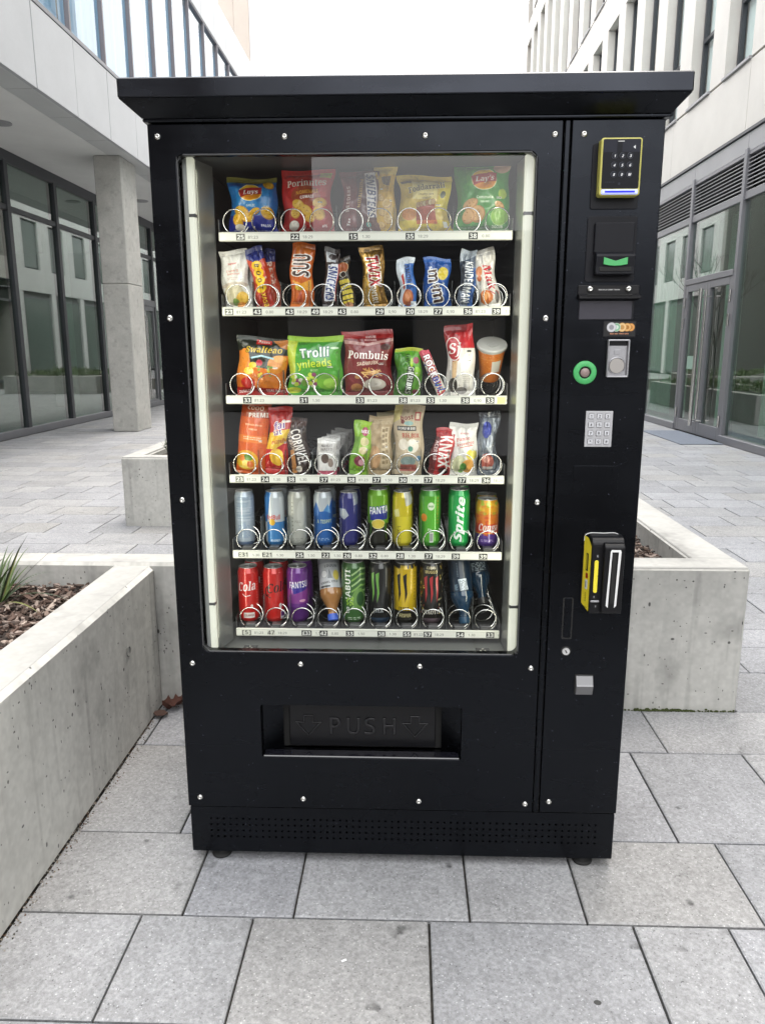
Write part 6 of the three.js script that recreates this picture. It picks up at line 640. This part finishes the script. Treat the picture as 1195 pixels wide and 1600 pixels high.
can('tall black energy can with a green claw mark on the bottom shelf', 5, -0.061, 0.0315, 0.17, (c) => { fillc(c, '#141516'); [[0.37, 0.44], [0.44, 0.5]].forEach(([x], i) => poly(c, [[x, 0.18], [x + 0.05, 0.15], [x + 0.045, 0.3], [x + 0.055, 0.5], [x + 0.02, 0.66], [x + 0.025, 0.45], [x + 0.005, 0.28]], '#6fa84a')); stroke(c, [[0.62, 0.12], [0.62, 0.6]], '#3a3c3e', 0.01); tx(c, 'JTEK', 0.48, 0.78, 0.09, '#c9cbcc', { f: 'serif' }); oval(c, 0.5, 0.95, 0.2, 0.05, '#243a52'); });
can('tall yellow energy can with a black claw mark on the bottom shelf', 5, 0.008, 0.0315, 0.169, (c) => { fillc(c, '#d3b117'); fillc(c, '#1c1a14', 0, 0.78, 1, 0.22); fillc(c, '#2c2818', 0, 0, 1, 0.07); for (let i = 0; i < 12; i++) oval(c, 0.36 + i * 0.026, 0.06, 0.012, 0.03, pick(['#c9a91c', '#17150f'])); [[0.38], [0.47]].forEach(([x]) => poly(c, [[x, 0.2], [x + 0.05, 0.16], [x + 0.05, 0.32], [x + 0.06, 0.5], [x + 0.03, 0.64], [x + 0.025, 0.45], [x + 0.005, 0.28]], '#1b1a16')); for (let i = 0; i < 9; i++) tx(c, 'MUNSTERGO'[i], 0.645, 0.16 + i * 0.055, 0.05, '#7a6612', { rot: 90 }); tx(c, 'JUKI', 0.48, 0.75, 0.1, '#17150f', { f: 'serif' }); tx(c, 'FESFER', 0.5, 0.86, 0.08, '#e6d9a0', { mw: 0.2 }); });
can('tall black energy can with a red claw mark and yellow flecks on the bottom shelf', 5, 0.078, 0.0315, 0.17, (c) => { fillc(c, '#17130f'); for (let i = 0; i < 60; i++) { const x = rnd() < 0.5 ? 0.3 + rnd() * 0.1 : 0.62 + rnd() * 0.1; oval(c, x, 0.05 + rnd() * 0.8, 0.008, 0.022, pick(['#c9b04a', '#8a3a2a', '#e2d9a8', '#3a2a1c']), { rot: rnd() * 90 }); } tx(c, 'CUBAN', 0.5, 0.07, 0.06, '#e8dcb0'); tx(c, 'MUGGO', 0.5, 0.14, 0.07, '#e2cf8a'); [[0.4], [0.48], [0.56]].forEach(([x]) => poly(c, [[x, 0.24], [x + 0.045, 0.2], [x + 0.045, 0.36], [x + 0.05, 0.5], [x + 0.025, 0.66], [x + 0.02, 0.45], [x + 0.005, 0.32]], '#b3343a')); tx(c, 'CHAOTTE', 0.51, 0.8, 0.09, '#e8e2d8', { mw: 0.3, f: 'serif' }); oval(c, 0.5, 0.96, 0.2, 0.06, '#5a4a52'); });
// bottles lying head-down in the spirals
function bottle(label, x, dy, rx, rz, r, h, bodyC, capC, drawLabel, o = {}) {
  const g = thing('drink_bottle', label, 'bottle', [x, ROW[5] + dy, -0.158]); const q = new THREE.Group();
  const pr = [[0, 0], [0.0118, 0], [0.0128, 0.018], [0.0122, 0.026], [r * 0.62, 0.042], [r * 0.95, 0.062], [r, 0.07], [r, 0.078], [r * 0.965, 0.082], [r * 0.965, h - 0.03], [r, h - 0.026], [r, h - 0.008], [r * 0.86, h], [0, h]].map((a) => new THREE.Vector2(...a)); part('bottle_body', new THREE.LatheGeometry(pr, 36, -Math.PI), bodyC, g);
  const lg = new THREE.LatheGeometry([[r * 0.975, 0.083], [r * 0.975, o.lt ?? h - 0.031]].map((a) => new THREE.Vector2(...a)), 36, -Math.PI); part('bottle_label', lg, phy({ map: canv(400, 260, drawLabel), roughness: 0.35, clearcoat: 0.4 }), g);
  const cp = new THREE.LatheGeometry([[0, -0.003], [0.0128, -0.003], [0.0146, -0.001], [0.0148, 0.013], [0.0138, 0.0148]].map((a) => new THREE.Vector2(...a)), 28); part('bottle_cap', cp, capC, g);
  g.rotation.set(rx, 0, rz, 'ZXY'); return g;
}
bottle('brown drink bottle lying head-down with a silver label and blue cap', -0.186, 0.016, -0.5, 0.13, 0.031, 0.2, phy({ color: L(0.33, 0.15, 0.045), roughness: 0.12, clearcoat: 1 }), std({ color: L(0.05, 0.12, 0.55), roughness: 0.35 }), (c) => { fillc(c, '#b7b9bd'); fillc(c, '#9a9ca2', 0, 0, 1, 0.2); tx(c, 'LOUUM', 0.55, 0.3, 0.12, '#5a5a60', { mw: 0.2 }); oval(c, 0.44, 0.55, 0.05, 0.12, '#d2d2d4', { st: '#8a8a90', lw: 0.012 }); poly(c, [[0.52, 0.4], [0.56, 0.7], [0.49, 0.7]], '#6f7278'); oval(c, 0.62, 0.6, 0.05, 0.16, '#d8c45a'); tx(c, 'HIMMEL XYLD', 0.5, 0.82, 0.1, '#2c2c30', { mw: 0.28, rot: -6 }); fillc(c, '#2f2f34', 0.36, 0.92, 0.16, 0.06); });
bottle('dark blue bottle lying head-down with a white barcode patch on the bottom shelf', 0.168, 0.012, -0.32, 0.1, 0.031, 0.2, phy({ color: L(0.006, 0.03, 0.065), roughness: 0.12, clearcoat: 1 }), std({ color: L(0.012, 0.05, 0.1), roughness: 0.3 }), (c) => { fillc(c, '#0b2438'); for (let i = 0; i < 9; i++) oval(c, 0.46, 0.12 + i * 0.05, 0.005, 0.009, '#cfe0ea'); poly(c, [[0.46, 0.62], [0.58, 0.6], [0.6, 0.95], [0.48, 0.97]], '#cdd6dc'); small(c, 0.47, 0.66, 0.12, 10, '#26323c', 0.02); small(c, 0.4, 0.78, 0.05, 6, '#93a9b8', 0.02); });
bottle('second dark blue bottle lying head-down further back above the empty spiral', 0.222, 0.05, -0.42, 0.16, 0.031, 0.2, phy({ color: L(0.006, 0.028, 0.06), roughness: 0.12, clearcoat: 1 }), std({ color: L(0.02, 0.02, 0.022), roughness: 0.3 }), (c) => { fillc(c, '#0a2032'); for (let i = 0; i < 5; i++) oval(c, 0.52, 0.1 + i * 0.07, 0.005, 0.009, '#cfe0ea'); small(c, 0.4, 0.7, 0.22, 6, '#aebcc6', 0.03); }).position.z -= 0.05;
renderer.render(scene, camera);
